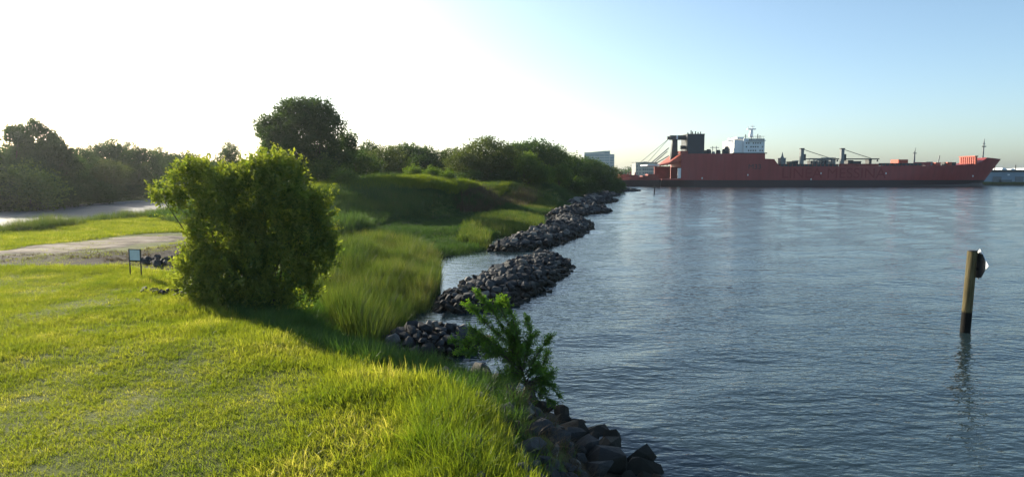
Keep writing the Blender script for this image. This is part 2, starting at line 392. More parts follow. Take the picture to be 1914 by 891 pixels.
def drape(name, poly, step, lift, mt, edge=0.8, seed=0):
    """a thin sheet following the ground inside a polygon, feathered down into it at its rim"""
    lo, hi = poly.min(0) - 1, poly.max(0) + 1
    gx, gy = np.meshgrid(np.arange(lo[0], hi[0], step), np.arange(lo[1], hi[1], step))
    s = sdist(gx, gy, poly) + sum(np.sin(gx * f + seed * 3 + f) * np.cos(gy * f * 1.3 + f) for f in (0.45, 0.9, 1.7, 3.1)) * 0.42
    z = height(gx, gy) + np.where(s > 0, lift * smooth(0, edge, s), s * 0.3) - 0.004
    n0, n1 = gx.shape; ii = np.arange(n0 * n1).reshape(n0, n1)
    q = np.stack([ii[:-1, :-1], ii[:-1, 1:], ii[1:, 1:], ii[1:, :-1]], -1).reshape(-1, 4)
    keep = (s.ravel()[q] > -0.7).any(1)
    q = q[keep]; used = np.unique(q); rm = np.zeros(n0 * n1, int); rm[used] = np.arange(len(used))
    return tag(obj(name, mesh_np(name, np.stack([gx, gy, z], -1).reshape(-1, 3)[used], rm[q], mt, True)), kind='structure')
drape('dirt_path', PATH, 0.5, 0.06, M['path'])
drape('bare_soil', SOIL, 0.5, 0.045, M['mulch'], seed=2)

# road with kerbs
b = MB(); b.box(-71.5, -48.2, -40, 380, 1.0, 1.985); tag(b.build('road', M['asphalt']), kind='structure')
kerb = thing('kerb', 'pale concrete kerb along the far edge of the road, under the trees', 'kerb', (-71.7, -40, 1.9)); tag(kerb, kind='structure')
kme = mesh_np('kerb_stone', np.array(MB().box(-0.18, 0.18, 0.01, 2.99, -0.5, 0.23).v), MB().box(-0.18, 0.18, 0.01, 2.99, -0.5, 0.23).f, M['concrete'])
for i in range(14, 110): obj('kerb_stone', kme, kerb, (0, 3.0 * i, 0))

# water sheet, with the calm coves painted as an attribute
wx = axis([(-3500, -40, 865), (-40, -10, 5), (-10, 330, 0.95), (330, 400, 10), (400, 3500, 620)]); wy = axis([(-60, 10, 10), (10, 432, 0.95), (432, 500, 10), (500, 4600, 820)])
gx, gy = np.meshgrid(wx, wy); ii = np.arange(gx.size).reshape(gx.shape)
q = np.stack([ii[:-1, :-1], ii[:-1, 1:], ii[1:, 1:], ii[1:, :-1]], -1).reshape(-1, 4)
COVE = np.vstack([P2([(880, 690), (905, 640), (870, 600), (1000, 545), (1050, 480), (1085, 420), (1120, 385), (1060, 370), (1000, 395), (900, 440), (820, 460), (690, 600), (700, 690)])])
calm = 1 - 0.65 * smooth(-1.5, 1.5, sdist(gx, gy, COVE))
wz = np.zeros(gx.shape); wg = np.random.default_rng(91)
for _ in range(26):                                                     # low wind sea
    lam = wg.uniform(3.2, 7.0); an = R(90 + 14) + wg.normal() * 0.5; kk = 2 * math.pi / lam
    wz += 0.0032 * lam ** 0.6 * np.sin(kk * (gx * math.cos(an) + gy * math.sin(an)) + wg.uniform(0, 6.28))
wz *= smooth(-10, -2, gx) * smooth(330, 318, gx) * smooth(10, 14, gy) * smooth(431, 420, gy) * (1 - 0.9 * smooth(-1.5, 1.5, sdist(gx, gy, COVE)))
me = mesh_np('water', np.stack([gx, gy, wz], -1).reshape(-1, 3), q, M['water'], True)
av = me.attributes.new('calm', 'FLOAT', 'POINT'); av.data.foreach_set('value', calm.astype(np.float32).ravel())
tag(obj('water', me), kind='structure')

# ------------------------------------------------------------------ foliage tools
def unit(a): return a / (np.linalg.norm(a, axis=-1, keepdims=True) + 1e-9)
def leaf_quads(p, a, n, ln, wd):
    b = unit(np.cross(a, n)); nn = unit(np.cross(b, a)); ln = np.asarray(ln).reshape(-1, 1); wd = np.asarray(wd).reshape(-1, 1)
    V = np.stack([p, p + a * ln * 0.45 + b * wd / 2 + nn * wd * 0.12, p + a * ln, p + a * ln * 0.45 - b * wd / 2 + nn * wd * 0.12], 1)
    return V.reshape(-1, 3), np.arange(len(p) * 4).reshape(-1, 4)
def crown(rg, lobes, nshoot, per, L, jit, ls, up=0.5, shell=0.5, aspect=0.5, lower=0.25, outer=None):
    lobes = np.asarray(lobes, float); wgt = (lobes[:, 3] * lobes[:, 4] + lobes[:, 3] * lobes[:, 5]) ; wgt /= wgt.sum()
    k = rg.choice(len(lobes), nshoot, p=wgt); d = unit(rg.normal(size=(nshoot, 3)))
    fl = (d[:, 2] < -0.3) & (rg.random(nshoot) > lower); d[fl, 2] *= -1
    r = (shell + (1 - shell) * np.sqrt(rg.random(nshoot)))[:, None]
    c = lobes[k, :3] + d * lobes[k, 3:6] * r
    if outer is not None:                                                  # keep only shoots that start on the outside of the whole crown
        ins = np.zeros(nshoot, bool)
        for l in np.asarray(outer): ins |= (((c - l[:3]) / (l[3:6] * 0.9)) ** 2).sum(1) < 1
        c, d = c[~ins], d[~ins]; nshoot = len(c)
    sd = unit(d * 0.55 + np.array([0, 0, up]) + rg.normal(size=(nshoot, 3)) * 0.35)
    Ls = L * rg.uniform(0.5, 1.3, nshoot)
    t = rg.random((nshoot, per)); 
    p = c[:, None] + sd[:, None] * (Ls[:, None] * t)[..., None] + rg.normal(size=(nshoot, per, 3)) * (jit * (1.1 - 0.6 * t))[..., None]
    p = p.reshape(-1, 3); a = unit(np.repeat(sd, per, 0) * 0.6 + rg.normal(size=p.shape) * 0.7)
    n = unit(rg.normal(size=p.shape) + np.array([0, 0, 0.6]))
    s = ls * rg.uniform(0.6, 1.35, len(p))
    return leaf_quads(p, a, n, s, s * aspect)
def limbs(rg, base, lobes, r0, fork=0.35, n=7, sub=2):
    """a tapered trunk that forks into one limb for each lobe, each limb with twigs"""
    mb = MB(); base = np.array(base, float); lobes = np.asarray(lobes, float)
    top = lobes[:, :3].mean(0); fk = base + (top - base) * fork; fk[:2] = base[:2] + (fk[:2] - base[:2]) * 0.5
    mb.tube([base + [0, 0, -0.5], base, base + (fk - base) * 0.5 + rg.normal(size=3) * r0 * .4, fk], [r0 * 1.5, r0 * 1.2, r0 * 0.95, r0 * 0.8], n)
    for l in lobes:
        e = l[:3] + np.array([0, 0, l[5] * 0.3]); m = fk + (e - fk) * 0.5 + rg.normal(size=3) * np.linalg.norm(e - fk) * 0.08 + [0, 0, -0.08 * np.linalg.norm(e - fk)]
        mb.tube([fk - (fk - base) * 0.1, m, e], [r0 * 0.55, r0 * 0.34, r0 * 0.1], 5)
        for _ in range(sub):
            s = m + (e - m) * rg.uniform(0, 0.7); q = s + unit(rg.normal(size=3)) * l[3] * 0.8
            mb.tube([s, (s + q) / 2 + rg.normal(size=3) * .05 * l[3], q], [r0 * 0.18, r0 * 0.12, r0 * 0.04], 4)
    return mb

# ------------------------------------------------------------------ scattered blades (grass, reeds)
def tuft_mesh(name, rg, nbl, h, w, spread, lean, mt, segs=3, curl=0.6):
    V = []; F = []
    for _ in range(nbl):
        an = rg.uniform(0, 6.283); rr = spread * math.sqrt(rg.random()); bx, by = rr * math.cos(an), rr * math.sin(an)
        hh = h * rg.uniform(0.55, 1.15); ww = w * rg.uniform(0.7, 1.2); d = an + rg.normal() * 0.8; le = lean * rg.uniform(0.2, 1.3)
        fa = rg.uniform(0, 6.283); sx, sy = math.cos(fa) * ww / 2, math.sin(fa) * ww / 2; b0 = len(V)
        for i in range(segs + 1):
            t = i / segs; o = le * hh * (t ** 1.8); z = hh * (t - curl * le * 0.5 * t ** 2.5); tp = (1 - t ** 1.6)
            x, y = bx + o * math.cos(d), by + o * math.sin(d)
            if i < segs: V += [(x - sx * tp, y - sy * tp, z), (x + sx * tp, y + sy * tp, z)]
            else: V.append((x, y, z))
        for i in range(segs - 1): F.append((b0 + 2 * i, b0 + 2 * i + 1, b0 + 2 * i + 3, b0 + 2 * i + 2))
        F.append((b0 + 2 * segs - 2, b0 + 2 * segs - 1, b0 + 2 * segs))
    return mesh_np(name, np.array(V), F, mt)
def tuft_set(name, variants):
    c = bpy.data.collections.new(name)
    for me in variants: c.objects.link(bpy.data.objects.new(me.name, me))
    return c
def scatter_tree(name, coll):
    ng = bpy.data.node_groups.new(name, 'GeometryNodeTree')
    ng.interface.new_socket('Geometry', in_out='INPUT', socket_type='NodeSocketGeometry')
    ng.interface.new_socket('Geometry', in_out='OUTPUT', socket_type='NodeSocketGeometry')
    gi = ng.nodes.new('NodeGroupInput'); go = ng.nodes.new('NodeGroupOutput'); ip = ng.nodes.new('GeometryNodeInstanceOnPoints')
    ci = ng.nodes.new('GeometryNodeCollectionInfo'); ci.inputs['Collection'].default_value = coll
    ci.inputs['Separate Children'].default_value = True; ci.inputs['Reset Children'].default_value = True
    def na(nm, ty):
        n = ng.nodes.new('GeometryNodeInputNamedAttribute'); n.data_type = ty; n.inputs['Name'].default_value = nm; return n.outputs['Attribute']
    e = ng.nodes.new('FunctionNodeEulerToRotation'); L = ng.links.new
    L(na('rot', 'FLOAT_VECTOR'), e.inputs[0]); L(gi.outputs[0], ip.inputs['Points']); L(ci.outputs[0], ip.inputs['Instance'])
    ip.inputs['Pick Instance'].default_value = True; L(na('pick', 'INT'), ip.inputs['Instance Index'])
    L(e.outputs[0], ip.inputs['Rotation']); L(na('scl', 'FLOAT_VECTOR'), ip.inputs['Scale']); L(ip.outputs[0], go.inputs[0])
    return ng
def scatter(name, xy, coll, scale, label, cat, hscale=None, tilt=0.12, lift=-0.02):
    n = len(xy); z = height(xy[:, 0], xy[:, 1]) + lift
    me = bpy.data.meshes.new(name); me.vertices.add(n); me.vertices.foreach_set('co', np.column_stack([xy, z]).astype(np.float32).ravel())
    rot = np.column_stack([rng.normal(size=(n, 2)) * tilt, rng.uniform(0, 6.283, n)])
    s = np.broadcast_to(scale, (n,)); hs = np.ones(n) if hscale is None else hscale
    for nm, ty, val, key in (('rot', 'FLOAT_VECTOR', rot, 'vector'), ('scl', 'FLOAT_VECTOR', np.column_stack([s, s, s * hs]), 'vector'), ('pick', 'INT', rng.integers(0, len(coll.objects), n), 'value')):
        a = me.attributes.new(nm, ty, 'POINT'); a.data.foreach_set(key, np.asarray(val, np.int32 if ty == 'INT' else np.float32).ravel())
    o = obj(name, me); md = o.modifiers.new('scatter', 'NODES'); md.node_group = scatter_tree(name, coll)
    return tag(o, label, cat, kind='stuff')
def fill(poly, dens, mask=None):
    lo, hi = poly.min(0), poly.max(0); n = int((hi - lo).prod() * dens)
    p = rng.uniform(lo, hi, (n, 2)); k = sdist(p[:, 0], p[:, 1], poly) > 0; p = p[k]
    return p if mask is None else p[mask(p)]
def wob(p, f, seed=0):
    """smooth pseudo-noise in 0..1 for patches"""
    g = np.random.default_rng(seed); v = 0
    for i in range(6):
        a = g.uniform(0, 6.28); fr = f * g.uniform(0.6, 2.2); v = v + np.sin((p[:, 0] * math.cos(a) + p[:, 1] * math.sin(a)) * fr + g.uniform(0, 6.28))
    return np.clip(0.5 + v / 5.0, 0, 1)
def in_view(p, mg=0.08, z=1.0):
    return (np.abs(p[:, 0]) < (0.742 + mg) * p[:, 1] + 2.5) & (p[:, 1] > 9.5)

tr = np.random.default_rng(11)
T_lawn = tuft_set('lawn_tufts', [tuft_mesh('lawn_tuft', tr, 18, h, 0.011, 0.15, 1.0, M['lawn']) for h in (0.07, 0.09, 0.11, 0.13)])
T_tall = tuft_set('tall_tufts', [tuft_mesh('tall_tuft', tr, 22, h, 0.016, 0.16, 0.75, M['tall'], 5) for h in (0.55, 0.7, 0.85)])
T_reed = tuft_set('reed_tufts', [tuft_mesh('reed_tuft', tr, 26, h, 0.022, 0.3, 0.35, M['reed'], 4) for h in (0.95, 1.2, 1.4)])
T_bank = tuft_set('bank_tufts', [tuft_mesh('bank_tuft', tr, 22, h, 0.02, 0.22, 0.8, M['bank'], 4) for h in (0.4, 0.55, 0.7)])
T_berm = tuft_set('berm_tufts', [tuft_mesh('berm_tuft', tr, 34, h, 0.05, 0.65, 0.4, M['berm'], 4) for h in (1.0, 1.3, 1.6)])
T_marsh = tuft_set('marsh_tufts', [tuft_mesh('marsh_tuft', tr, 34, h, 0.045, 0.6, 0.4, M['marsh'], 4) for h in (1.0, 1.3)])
T_crest = tuft_set('crest_tufts', [tuft_mesh('crest_tuft', tr, 34, h, 0.05, 0.6, 0.45, M['crest'], 4) for h in (0.8, 1.1)])
T_brown = tuft_set('brown_tufts', [tuft_mesh('brown_tuft', tr, 34, h, 0.04, 0.6, 0.3, M['brown'], 4) for h in (1.5, 1.8)])
T_dead = tuft_set('dead_tufts', [tuft_mesh('dead_tuft', tr, 22, h, 0.016, 0.3, 1.5, M['dead'], 4) for h in (0.4, 0.6)])

# lawn: thin mown blades, thicker clumps in patches, finer near, coarser far
p = fill(LAWN, 105, lambda p: in_view(p))
dep = p[:, 1]; w1 = wob(p, 1.1, 1); w2 = wob(p, 0.35, 2)
keep = rng.random(len(p)) < np.clip(14.0 / dep, 0.5, 1.0) * (0.78 + 0.4 * w1)
p, w1, w2, dep = p[keep], w1[keep], w2[keep], dep[keep]
edge = smooth(3.0, 0.3, sdist(p[:, 0], p[:, 1], LAWN))
rightness = smooth(-7, -1, p[:, 0])
scatter('lawn_grass', p, T_lawn, (0.85 + 0.35 * w1 + 0.3 * w2) * rng.uniform(0.75, 1.3, len(p)) * (1 + 0.014 * (dep - 12)) * (1 + 0.55 * rightness), 'short mown yellow-green lawn grass on the open bank top', 'grass', hscale=0.75 + 0.6 * w2 + 0.8 * edge * (0.5 + rightness))
# tall bright tussock by the rocks
TUS = P2([(690, 900), (720, 800), (745, 760), (830, 735), (900, 735), (945, 770), (955, 830), (960, 900), (900, 930)], 2.0)
p = fill(TUS, 42); p = p[in_view(p, 0.1)]
s = 0.5 + 0.5 * smooth(0, 0.9, sdist(p[:, 0], p[:, 1], TUS)) * (0.6 + 0.5 * wob(p, 1.5, 4))
scatter('tall_grass', p, T_tall, s, 'bright tall tussock grass beside the shore rocks', 'grass')
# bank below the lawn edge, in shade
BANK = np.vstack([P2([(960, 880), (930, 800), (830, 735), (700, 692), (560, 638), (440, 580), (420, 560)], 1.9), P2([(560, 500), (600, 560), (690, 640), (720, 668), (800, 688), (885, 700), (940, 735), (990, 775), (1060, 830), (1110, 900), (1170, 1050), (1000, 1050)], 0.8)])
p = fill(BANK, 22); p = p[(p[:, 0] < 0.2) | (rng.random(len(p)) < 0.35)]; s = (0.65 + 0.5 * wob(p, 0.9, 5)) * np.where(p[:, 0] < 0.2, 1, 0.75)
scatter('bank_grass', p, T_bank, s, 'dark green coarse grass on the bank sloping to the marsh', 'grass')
# lit reeds of the near marsh
REED = np.vstack([P2([(560, 520), (620, 470), (700, 452), (775, 457), (818, 474), (814, 525), (800, 560), (764, 582), (732, 604), (718, 630), (690, 646), (640, 620), (585, 575)], 0.55)])
p = fill(REED, 12); s = 0.75 + 0.5 * wob(p, 0.9, 6) * rng.uniform(0.7, 1.3, len(p))
scatter('marsh_reeds', p, T_reed, s, 'sunlit yellow-green reeds along the near cove', 'reeds', hscale=0.9 + 0.3 * wob(p, 0.5, 7))
# marsh grass behind the cove, with taller islets
MARSH = np.vstack([P2([(600, 470), (640, 452), (720, 452), (822, 470), (870, 464), (906, 458), (912, 442), (955, 436), (1004, 427), (1012, 413), (980, 408), (1012, 400), (1042, 393), (1064, 385), (1090, 376), (1115, 366), (1140, 359), (1150, 355), (1100, 352), (1040, 362), (980, 372), (900, 385), (800, 400), (700, 420), (640, 435)], 0.5)])
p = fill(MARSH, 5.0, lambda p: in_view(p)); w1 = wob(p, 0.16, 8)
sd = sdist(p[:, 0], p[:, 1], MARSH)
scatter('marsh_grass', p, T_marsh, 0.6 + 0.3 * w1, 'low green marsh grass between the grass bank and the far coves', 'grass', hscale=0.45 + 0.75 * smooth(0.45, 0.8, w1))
# islets of taller bright cordgrass
T_isl = tuft_set('islet_tufts', [tuft_mesh('islet_tuft', tr, 34, h, 0.045, 0.55, 0.3, M['reed'], 4) for h in (1.0, 1.25)])
for poly, lab in ((P2([(865, 450), (905, 458), (912, 442), (905, 425), (870, 425)], .5), 'dense reed islet at the mouth of the near cove'),
                  (P2([(880, 425), (950, 434), (1008, 425), (1012, 408), (960, 402), (900, 408)], .5), 'sunlit reed islet behind the second rock breakwater'),
                  (P2([(950, 395), (1035, 392), (1040, 382), (1000, 378), (955, 384)], .5), 'small yellow-green reed islet farther up the shore')):
    p = fill(poly, 5.0); scatter('reed_islet', p, T_isl, 0.85 + 0.3 * rng.random(len(p)), lab, 'reeds')
# grass bank (berm): slope and crest
BERM = np.vstack([P2([(560, 480), (640, 448), (700, 424), (800, 404), (900, 389), (980, 376), (1050, 364), (1100, 357)], 0.7), [[24, 235], [10, 190], [0, 170], [-8, 150], [-20, 125], [-32, 112], [-44, 100], [-42, 80]]])
p = fill(BERM, 4.6); w1 = wob(p, 0.13, 9)
scatter('bank_reeds', p, T_berm, 0.8 + 0.5 * w1, 'tall dark reeds covering the long grass bank before the trees', 'reeds', hscale=0.75 + 0.5 * w1)
CREST = np.array([[-44, 92], [-34, 93], [-26, 96], [-20, 104.5], [-13, 113.5], [-7, 124.5], [0, 143], [6, 158], [3, 166], [-5, 150], [-12, 132], [-20, 117], [-28, 107], [-44, 104]], float)
p = fill(CREST, 5.0); scatter('crest_grass', p, T_crest, 0.9 + 0.5 * wob(p, 0.3, 15), 'bright sunlit grass along the crest of the grass bank', 'grass', lift=0.35)
BRN = np.array([[-9, 114], [-4, 117], [2, 128], [6, 142], [2, 143], [-4, 130], [-10, 119]], float)
p = fill(BRN, 1.6); scatter('brown_reeds', p, T_brown, 0.9 + 0.3 * rng.random(len(p)), 'patch of brown dry reeds on the slope of the grass bank', 'reeds')
# verge weeds by the road, meadow between road and path
VERGE = np.array([[-47.5, 40], [-47.5, 140], [-44, 140], [-43.5, 40]], float)
p = fill(VERGE, 4.5, in_view)
scatter('verge_weeds', p, T_reed, 0.55 + 0.55 * wob(p, 0.5, 10), 'pale weeds along the near edge of the road', 'weeds')
MEAD = np.vstack([P2([(-150, 474), (0, 471), (160, 450), (280, 434), (345, 430), (400, 445), (560, 440)], 2.0), [[-38, 85], [-46, 110], [-46, 45]]])
p = fill(MEAD, 16, in_view)
scatter('meadow_grass', p, T_lawn, 2.0 + 1.2 * wob(p, 0.5, 12), 'grass strip between the dirt path and the road', 'grass')
p = fill(SOIL, 9, lambda p: in_view(p) & (wob(p, 0.7, 13) > 0.5))
scatter('path_weeds', p, T_lawn, 1.2 + 0.5 * rng.random(len(p)), 'sparse grass on the bare soil by the path', 'grass')
p = fill(PATH, 7, lambda p: in_view(p) & (wob(p, 0.8, 33) > 0.56)); scatter('path_grass', p, T_lawn, 0.9 + 0.8 * rng.random(len(p)), 'thin grass tufts growing through the pale dirt path', 'grass')
SOILT = tuft_set('soil_litter', [tuft_mesh('soil_litter', tr, 16, 0.16, 0.03, 0.3, 1.4, M['brown'], 3)])
p = fill(SOIL, 5, lambda p: in_view(p) & (wob(p, 0.5, 23) > 0.4)); scatter('soil_litter', p, SOILT, 0.6 + 0.8 * rng.random(len(p)), 'brown plant litter on the bare soil beside the dirt path', 'litter')
# dead reed wrack on the shore rocks
WRACK = P2([(950, 790), (990, 770), (1045, 810), (1105, 850), (1135, 900), (970, 915)], 1.0)
p = fill(WRACK, 11); scatter('dead_reeds', p, T_dead, 0.45 + 0.4 * rng.random(len(p)), 'brown dead reed stalks washed over the near shore rocks', 'reeds', lift=0.12)

# ------------------------------------------------------------------ rocks
def rock_mesh(rg, flat=0.7):
    bm = bmesh.new()
    q = rg.uniform(-1, 1, (22, 3)); q = q / (np.abs(q) ** 3.2).sum(1, keepdims=True) ** (1 / 3.2) * rg.uniform(0.75, 1, (22, 1))
    for c in q * np.array([0.56, 0.44, 0.42 * flat]): bm.verts.new(c)
    r = bmesh.ops.convex_hull(bm, input=bm.verts)
    bmesh.ops.delete(bm, geom=[v for v in bm.verts if not v.link_faces], context='VERTS')
    bmesh.ops.recalc_face_normals(bm, faces=bm.faces)
    me = bpy.data.meshes.new('rock'); bm.to_mesh(me); bm.free(); me.materials.append(M['rock']); return me
rr = np.random.default_rng(21)
ROCKS = [rock_mesh(rr, f) for f in (0.6, 0.7, 0.8, 0.9, 1.0, 0.65, 0.75, 0.85, 0.95, 0.7, 0.8, 1.0)]
def lay_rock(parent, x, y, z, s, tilt=0.5):
    o = obj('rock', ROCKS[rr.integers(len(ROCKS))], parent, (x, y, z), tuple(rr.normal(size=2) * tilt) + (rr.uniform(0, 6.28),))
    o.scale = (s * rr.uniform(0.8, 1.3), s * rr.uniform(0.8, 1.2), s * rr.uniform(0.75, 1.15)); return o
def joined_rocks(name, parent, items):
    V = []; F = []; n = 0
    for x, y, z, s in items:
        me = ROCKS[rr.integers(len(ROCKS))]; v = np.array([w.co for w in me.vertices])
        m = np.array((Matrix.Rotation(rr.uniform(0, 6.28), 3, 'Z') @ Matrix.Rotation(rr.normal() * .5, 3, 'X')))
        V.append(v @ m.T * s + [x, y, z]); F += [tuple(i + n for i in pl.vertices) for pl in me.polygons]; n += len(v)
    return tag(obj(name, mesh_np(name, np.vstack(V), F, M['rock']), parent), kind='stuff')
def breakwater(label, line, hw, h, size, n_parts=300, small=True):
    """rubble mound along a centre line [(x, y)], half width hw, crest height h (lists or numbers)"""
    line = np.asarray(line, float); seg = np.linalg.norm(np.diff(line, axis=0), axis=1); cum = np.append(0, np.cumsum(seg)); Ltot = cum[-1]
    hw = np.broadcast_to(hw, (len(line),)).astype(float); h = np.broadcast_to(h, (len(line),)).astype(float)
    def at(s):
        x = np.interp(s, cum, line[:, 0]); y = np.interp(s, cum, line[:, 1]); e = 0.3
        dx = np.interp(s + e, cum, line[:, 0]) - np.interp(s - e, cum, line[:, 0]); dy = np.interp(s + e, cum, line[:, 1]) - np.interp(s - e, cum, line[:, 1])
        l = math.hypot(dx, dy) + 1e-9; endf = min(1.0, math.sqrt(max(0.02, min(s, Ltot - s) / (1.2 * np.mean(hw)))))
        return x, y, -dy / l, dx / l, np.interp(s, cum, hw) * (0.45 + 0.55 * endf), np.interp(s, cum, h) * (0.35 + 0.65 * endf)
    c = line.mean(0); root = thing('rock_breakwater', label, 'breakwater', (c[0], c[1], 0))
    V = []; F = []; ns, nc = max(8, int(Ltot / 1.2)), 9
    for i in range(ns):
        x, y, nxx, nyy, w_, h_ = at(Ltot * i / (ns - 1))
        for j in range(nc):
            u = -1.12 + 2.24 * j / (nc - 1); z = h_ * (1 - abs(u) ** 1.7) - 0.28 + rr.normal() * 0.07
            V.append((x + nxx * w_ * u - c[0], y + nyy * w_ * u - c[1], z if abs(u) < 1.1 else -1.0))
    for i in range(ns - 1):
        for j in range(nc - 1): F.append((i * nc + j, i * nc + j + 1, (i + 1) * nc + j + 1, (i + 1) * nc + j))
    obj('rubble_core', mesh_np('rubble_core', np.array(V), F, M['rock']), root)
    pts = []; tries = 0; grid = {}
    while tries < 9000:
        tries += 1
        s = rr.uniform(0, Ltot); u = rr.uniform(-1.08, 1.08); x, y, nxx, nyy, w_, h_ = at(s); X, Y = x + nxx * w_ * u, y + nyy * w_ * u
        sz = size * rr.uniform(0.65, 1.35)
        if rr.random() < 0.12: sz *= 1.25
        if any((X - a) ** 2 + (Y - b_) ** 2 < (0.36 * (sz + d)) ** 2 for a, b_, _, d in pts[-4000:]): continue
        pts.append((X, Y, h_ * (1 - abs(u) ** 1.7) - 0.08 + rr.normal() * 0.07, sz))
    pts.sort(key=lambda q: -q[3] / q[1])
    for X, Y, z, s in pts[:n_parts]: lay_rock(root, X - c[0], Y - c[1], z, s)
    rest = [(X - c[0], Y - c[1], z, s * 1.1) for X, Y, z, s in pts[n_parts:]]
    if small:
        for _ in range(int(Ltot * 8)):
            x, y, nxx, nyy, w_, h_ = at(rr.uniform(0, Ltot)); u = rr.uniform(-1.1, 1.1)
            rest.append((x + nxx * w_ * u - c[0], y + nyy * w_ * u - c[1], h_ * (1 - abs(u) ** 1.7) - 0.12, size * rr.uniform(0.25, 0.45)))
    if rest: joined_rocks('rubble', root, rest)
    return root
L2 = lambda l: P2(l, 0.0)
breakwater('dark rock heap against the bank, near end of the rock line, behind the sapling', L2([(705, 668), (790, 650), (860, 645), (900, 652)]), [1.6, 2.2, 2.0, 1.2], [0.7, 1.0, 0.85, 0.5], 0.6)
breakwater('broad grey rock breakwater between the near cove and open water', L2([(838, 584), (895, 562), (960, 528), (1020, 496), (1042, 488)]), [1.5, 2.5, 2.8, 2.2, 1.2], [0.55, 0.95, 1.25, 1.1, 0.6], 0.54)
breakwater('long low rock breakwater curving behind the broad one, before the sunlit reed islet', L2([(935, 470), (985, 458), (1030, 442), (1062, 428), (1068, 416), (1048, 409)]), [2.0, 2.8, 3.2, 3.0, 2.8, 2.2], [0.8, 1.15, 1.35, 1.25, 1.1, 0.9], 0.76)
breakwater('rock breakwater pointing out past the small yellow-green reed islet', L2([(1035, 404), (1070, 400), (1105, 396), (1128, 393)]), [2.5, 3.4, 3.4, 2.0], [0.9, 1.5, 1.5, 0.7], 1.15)
breakwater('distant rock breakwater below the small bright tree', L2([(1065, 386), (1095, 381), (1118, 377), (1140, 375)]), [3, 4, 4, 2.5], [1.0, 1.6, 1.5, 0.7], 1.5, n_parts=0, small=False)
breakwater('farther rock breakwater below the dark wooded point', L2([(1098, 371), (1122, 367), (1142, 364.5)]), [3, 4, 3], [0.9, 1.5, 0.8], 1.7, n_parts=0, small=False)
breakwater('low rock spit at the tip of the wooded point', L2([(1130, 359), (1160, 357.5), (1188, 356.5)]), [4, 5, 3], [0.8, 1.3, 0.6], 1.8, n_parts=0, small=False)

# riprap along the near bank
rip = thing('riprap', 'dark shore rocks below the tall tussock grass, strewn with dead reeds', 'rocks', tuple(P(1050, 800, 0)))
ripl = P2([(880, 700), (935, 728), (990, 764), (1040, 800), (1110, 840), (1150, 885), (1175, 960), (1230, 1200)], 0.0)
o0 = P(1050, 800, 0); pts = []
for _ in range(5000):
    k = rr.integers(len(ripl) - 1); t = rr.random(); a = ripl[k] + (ripl[k + 1] - ripl[k]) * t; d = unit(ripl[k + 1] - ripl[k]); n = np.array([d[1], -d[0]])
    n = n if n[0] > 0 else -n
    off = rr.uniform(-3.3, 0.8); q = a + n * off; sz = rr.uniform(0.34, 0.72) * (1.35 if off > -0.7 else 1)
    if any((q[0] - b_[0]) ** 2 + (q[1] - b_[1]) ** 2 < (0.37 * (sz + b_[3])) ** 2 for b_ in pts): continue
    pts.append((q[0], q[1], max(hz(q[0], q[1]), -0.15) + sz * (0.1 if off > -1 else -0.02), sz))
for X, Y, z, s in pts: lay_rock(rip, X - o0[0], Y - o0[1], z, s, 0.6)
# rubble by the path and under the shrub
def rubble(label, c, n, rad, size):
    root = thing('rubble_pile', label, 'rocks', (c[0], c[1], hz(c[0], c[1])))
    for _ in range(n):
        dx, dy = rr.normal() * rad[0], rr.normal() * rad[1]; s = size * rr.uniform(0.5, 1.3)
        lay_rock(root, dx, dy, hz(c[0] + dx, c[1] + dy) - root.location.z + s * 0.12 + max(0, 0.35 - math.hypot(dx / rad[0], dy / rad[1]) * .2) * 0.6, s)
rubble('grey stone rubble beside the dirt path and the big shrub', P(318, 487, 2), 46, (0.85, 0.9), 0.42)
rubble('scattered dark stones at the foot of the big shrub on the lawn side', P(350, 542, 2), 60, (1.1, 0.5), 0.3)

# ------------------------------------------------------------------ trees
def lobes_px(l, Y, zoff=0.0):
    """lobes given as (px, py, radius_px[, flatten, dy]) on the plane at depth Y"""
    k = Y / F_PX; out = []
    for a in l:
        c = W(a[0], a[1], Y); r = a[2] * k; fl = a[3] if len(a) > 3 else 1.0; dy = a[4] if len(a) > 4 else 0
        out.append((c[0], Y + dy, c[2] + zoff, r, r * 1.0, r * fl))
    return np.array(out)
def plant_tree(name, label, base, lobes, nshoot, per, L, jit, ls, leafm, r0, rg, group=None, fork=0.35, cat='tree', **kw):
    root = thing(name, label, cat, tuple(base), group)
    lb = lobes.copy(); lb[:, :3] -= np.array(base)
    limbs(rg, (0, 0, 0), lb, r0, fork).build('trunk', M['bark'], root)
    V, F = crown(rg, lb, nshoot, per, L, jit, ls, **kw)
    obj('crown', mesh_np('crown', V, F, leafm), root)
    return root
tg = np.random.default_rng(5)

# the big round tree alone above the bank
Yb = 118; lb = []
for px, py, r in [(535, 222, 34), (505, 250, 32), (560, 215, 30), (600, 225, 36), (625, 250, 30), (575, 255, 42), (530, 275, 40), (610, 275, 34), (565, 295, 34), (640, 262, 16), (490, 238, 18), (520, 300, 30), (600, 305, 28), (500, 285, 24), (545, 315, 28), (635, 285, 26), (620, 305, 26), (565, 322, 30), (600, 325, 26), (648, 308, 20)]:
    lb.append((px, py, r * 0.96, 0.95, tg.uniform(-4, 4)))
base = W(578, 345, Yb); base[2] = hz(base[0], base[1])
plant_tree('round_tree', 'big dark round-headed tree standing tallest above the grass bank', base, lobes_px(lb, Yb), 3700, 18, 1.0, 0.36, 0.38, M['tree_leaf'], 0.42, tg, shell=0.3)

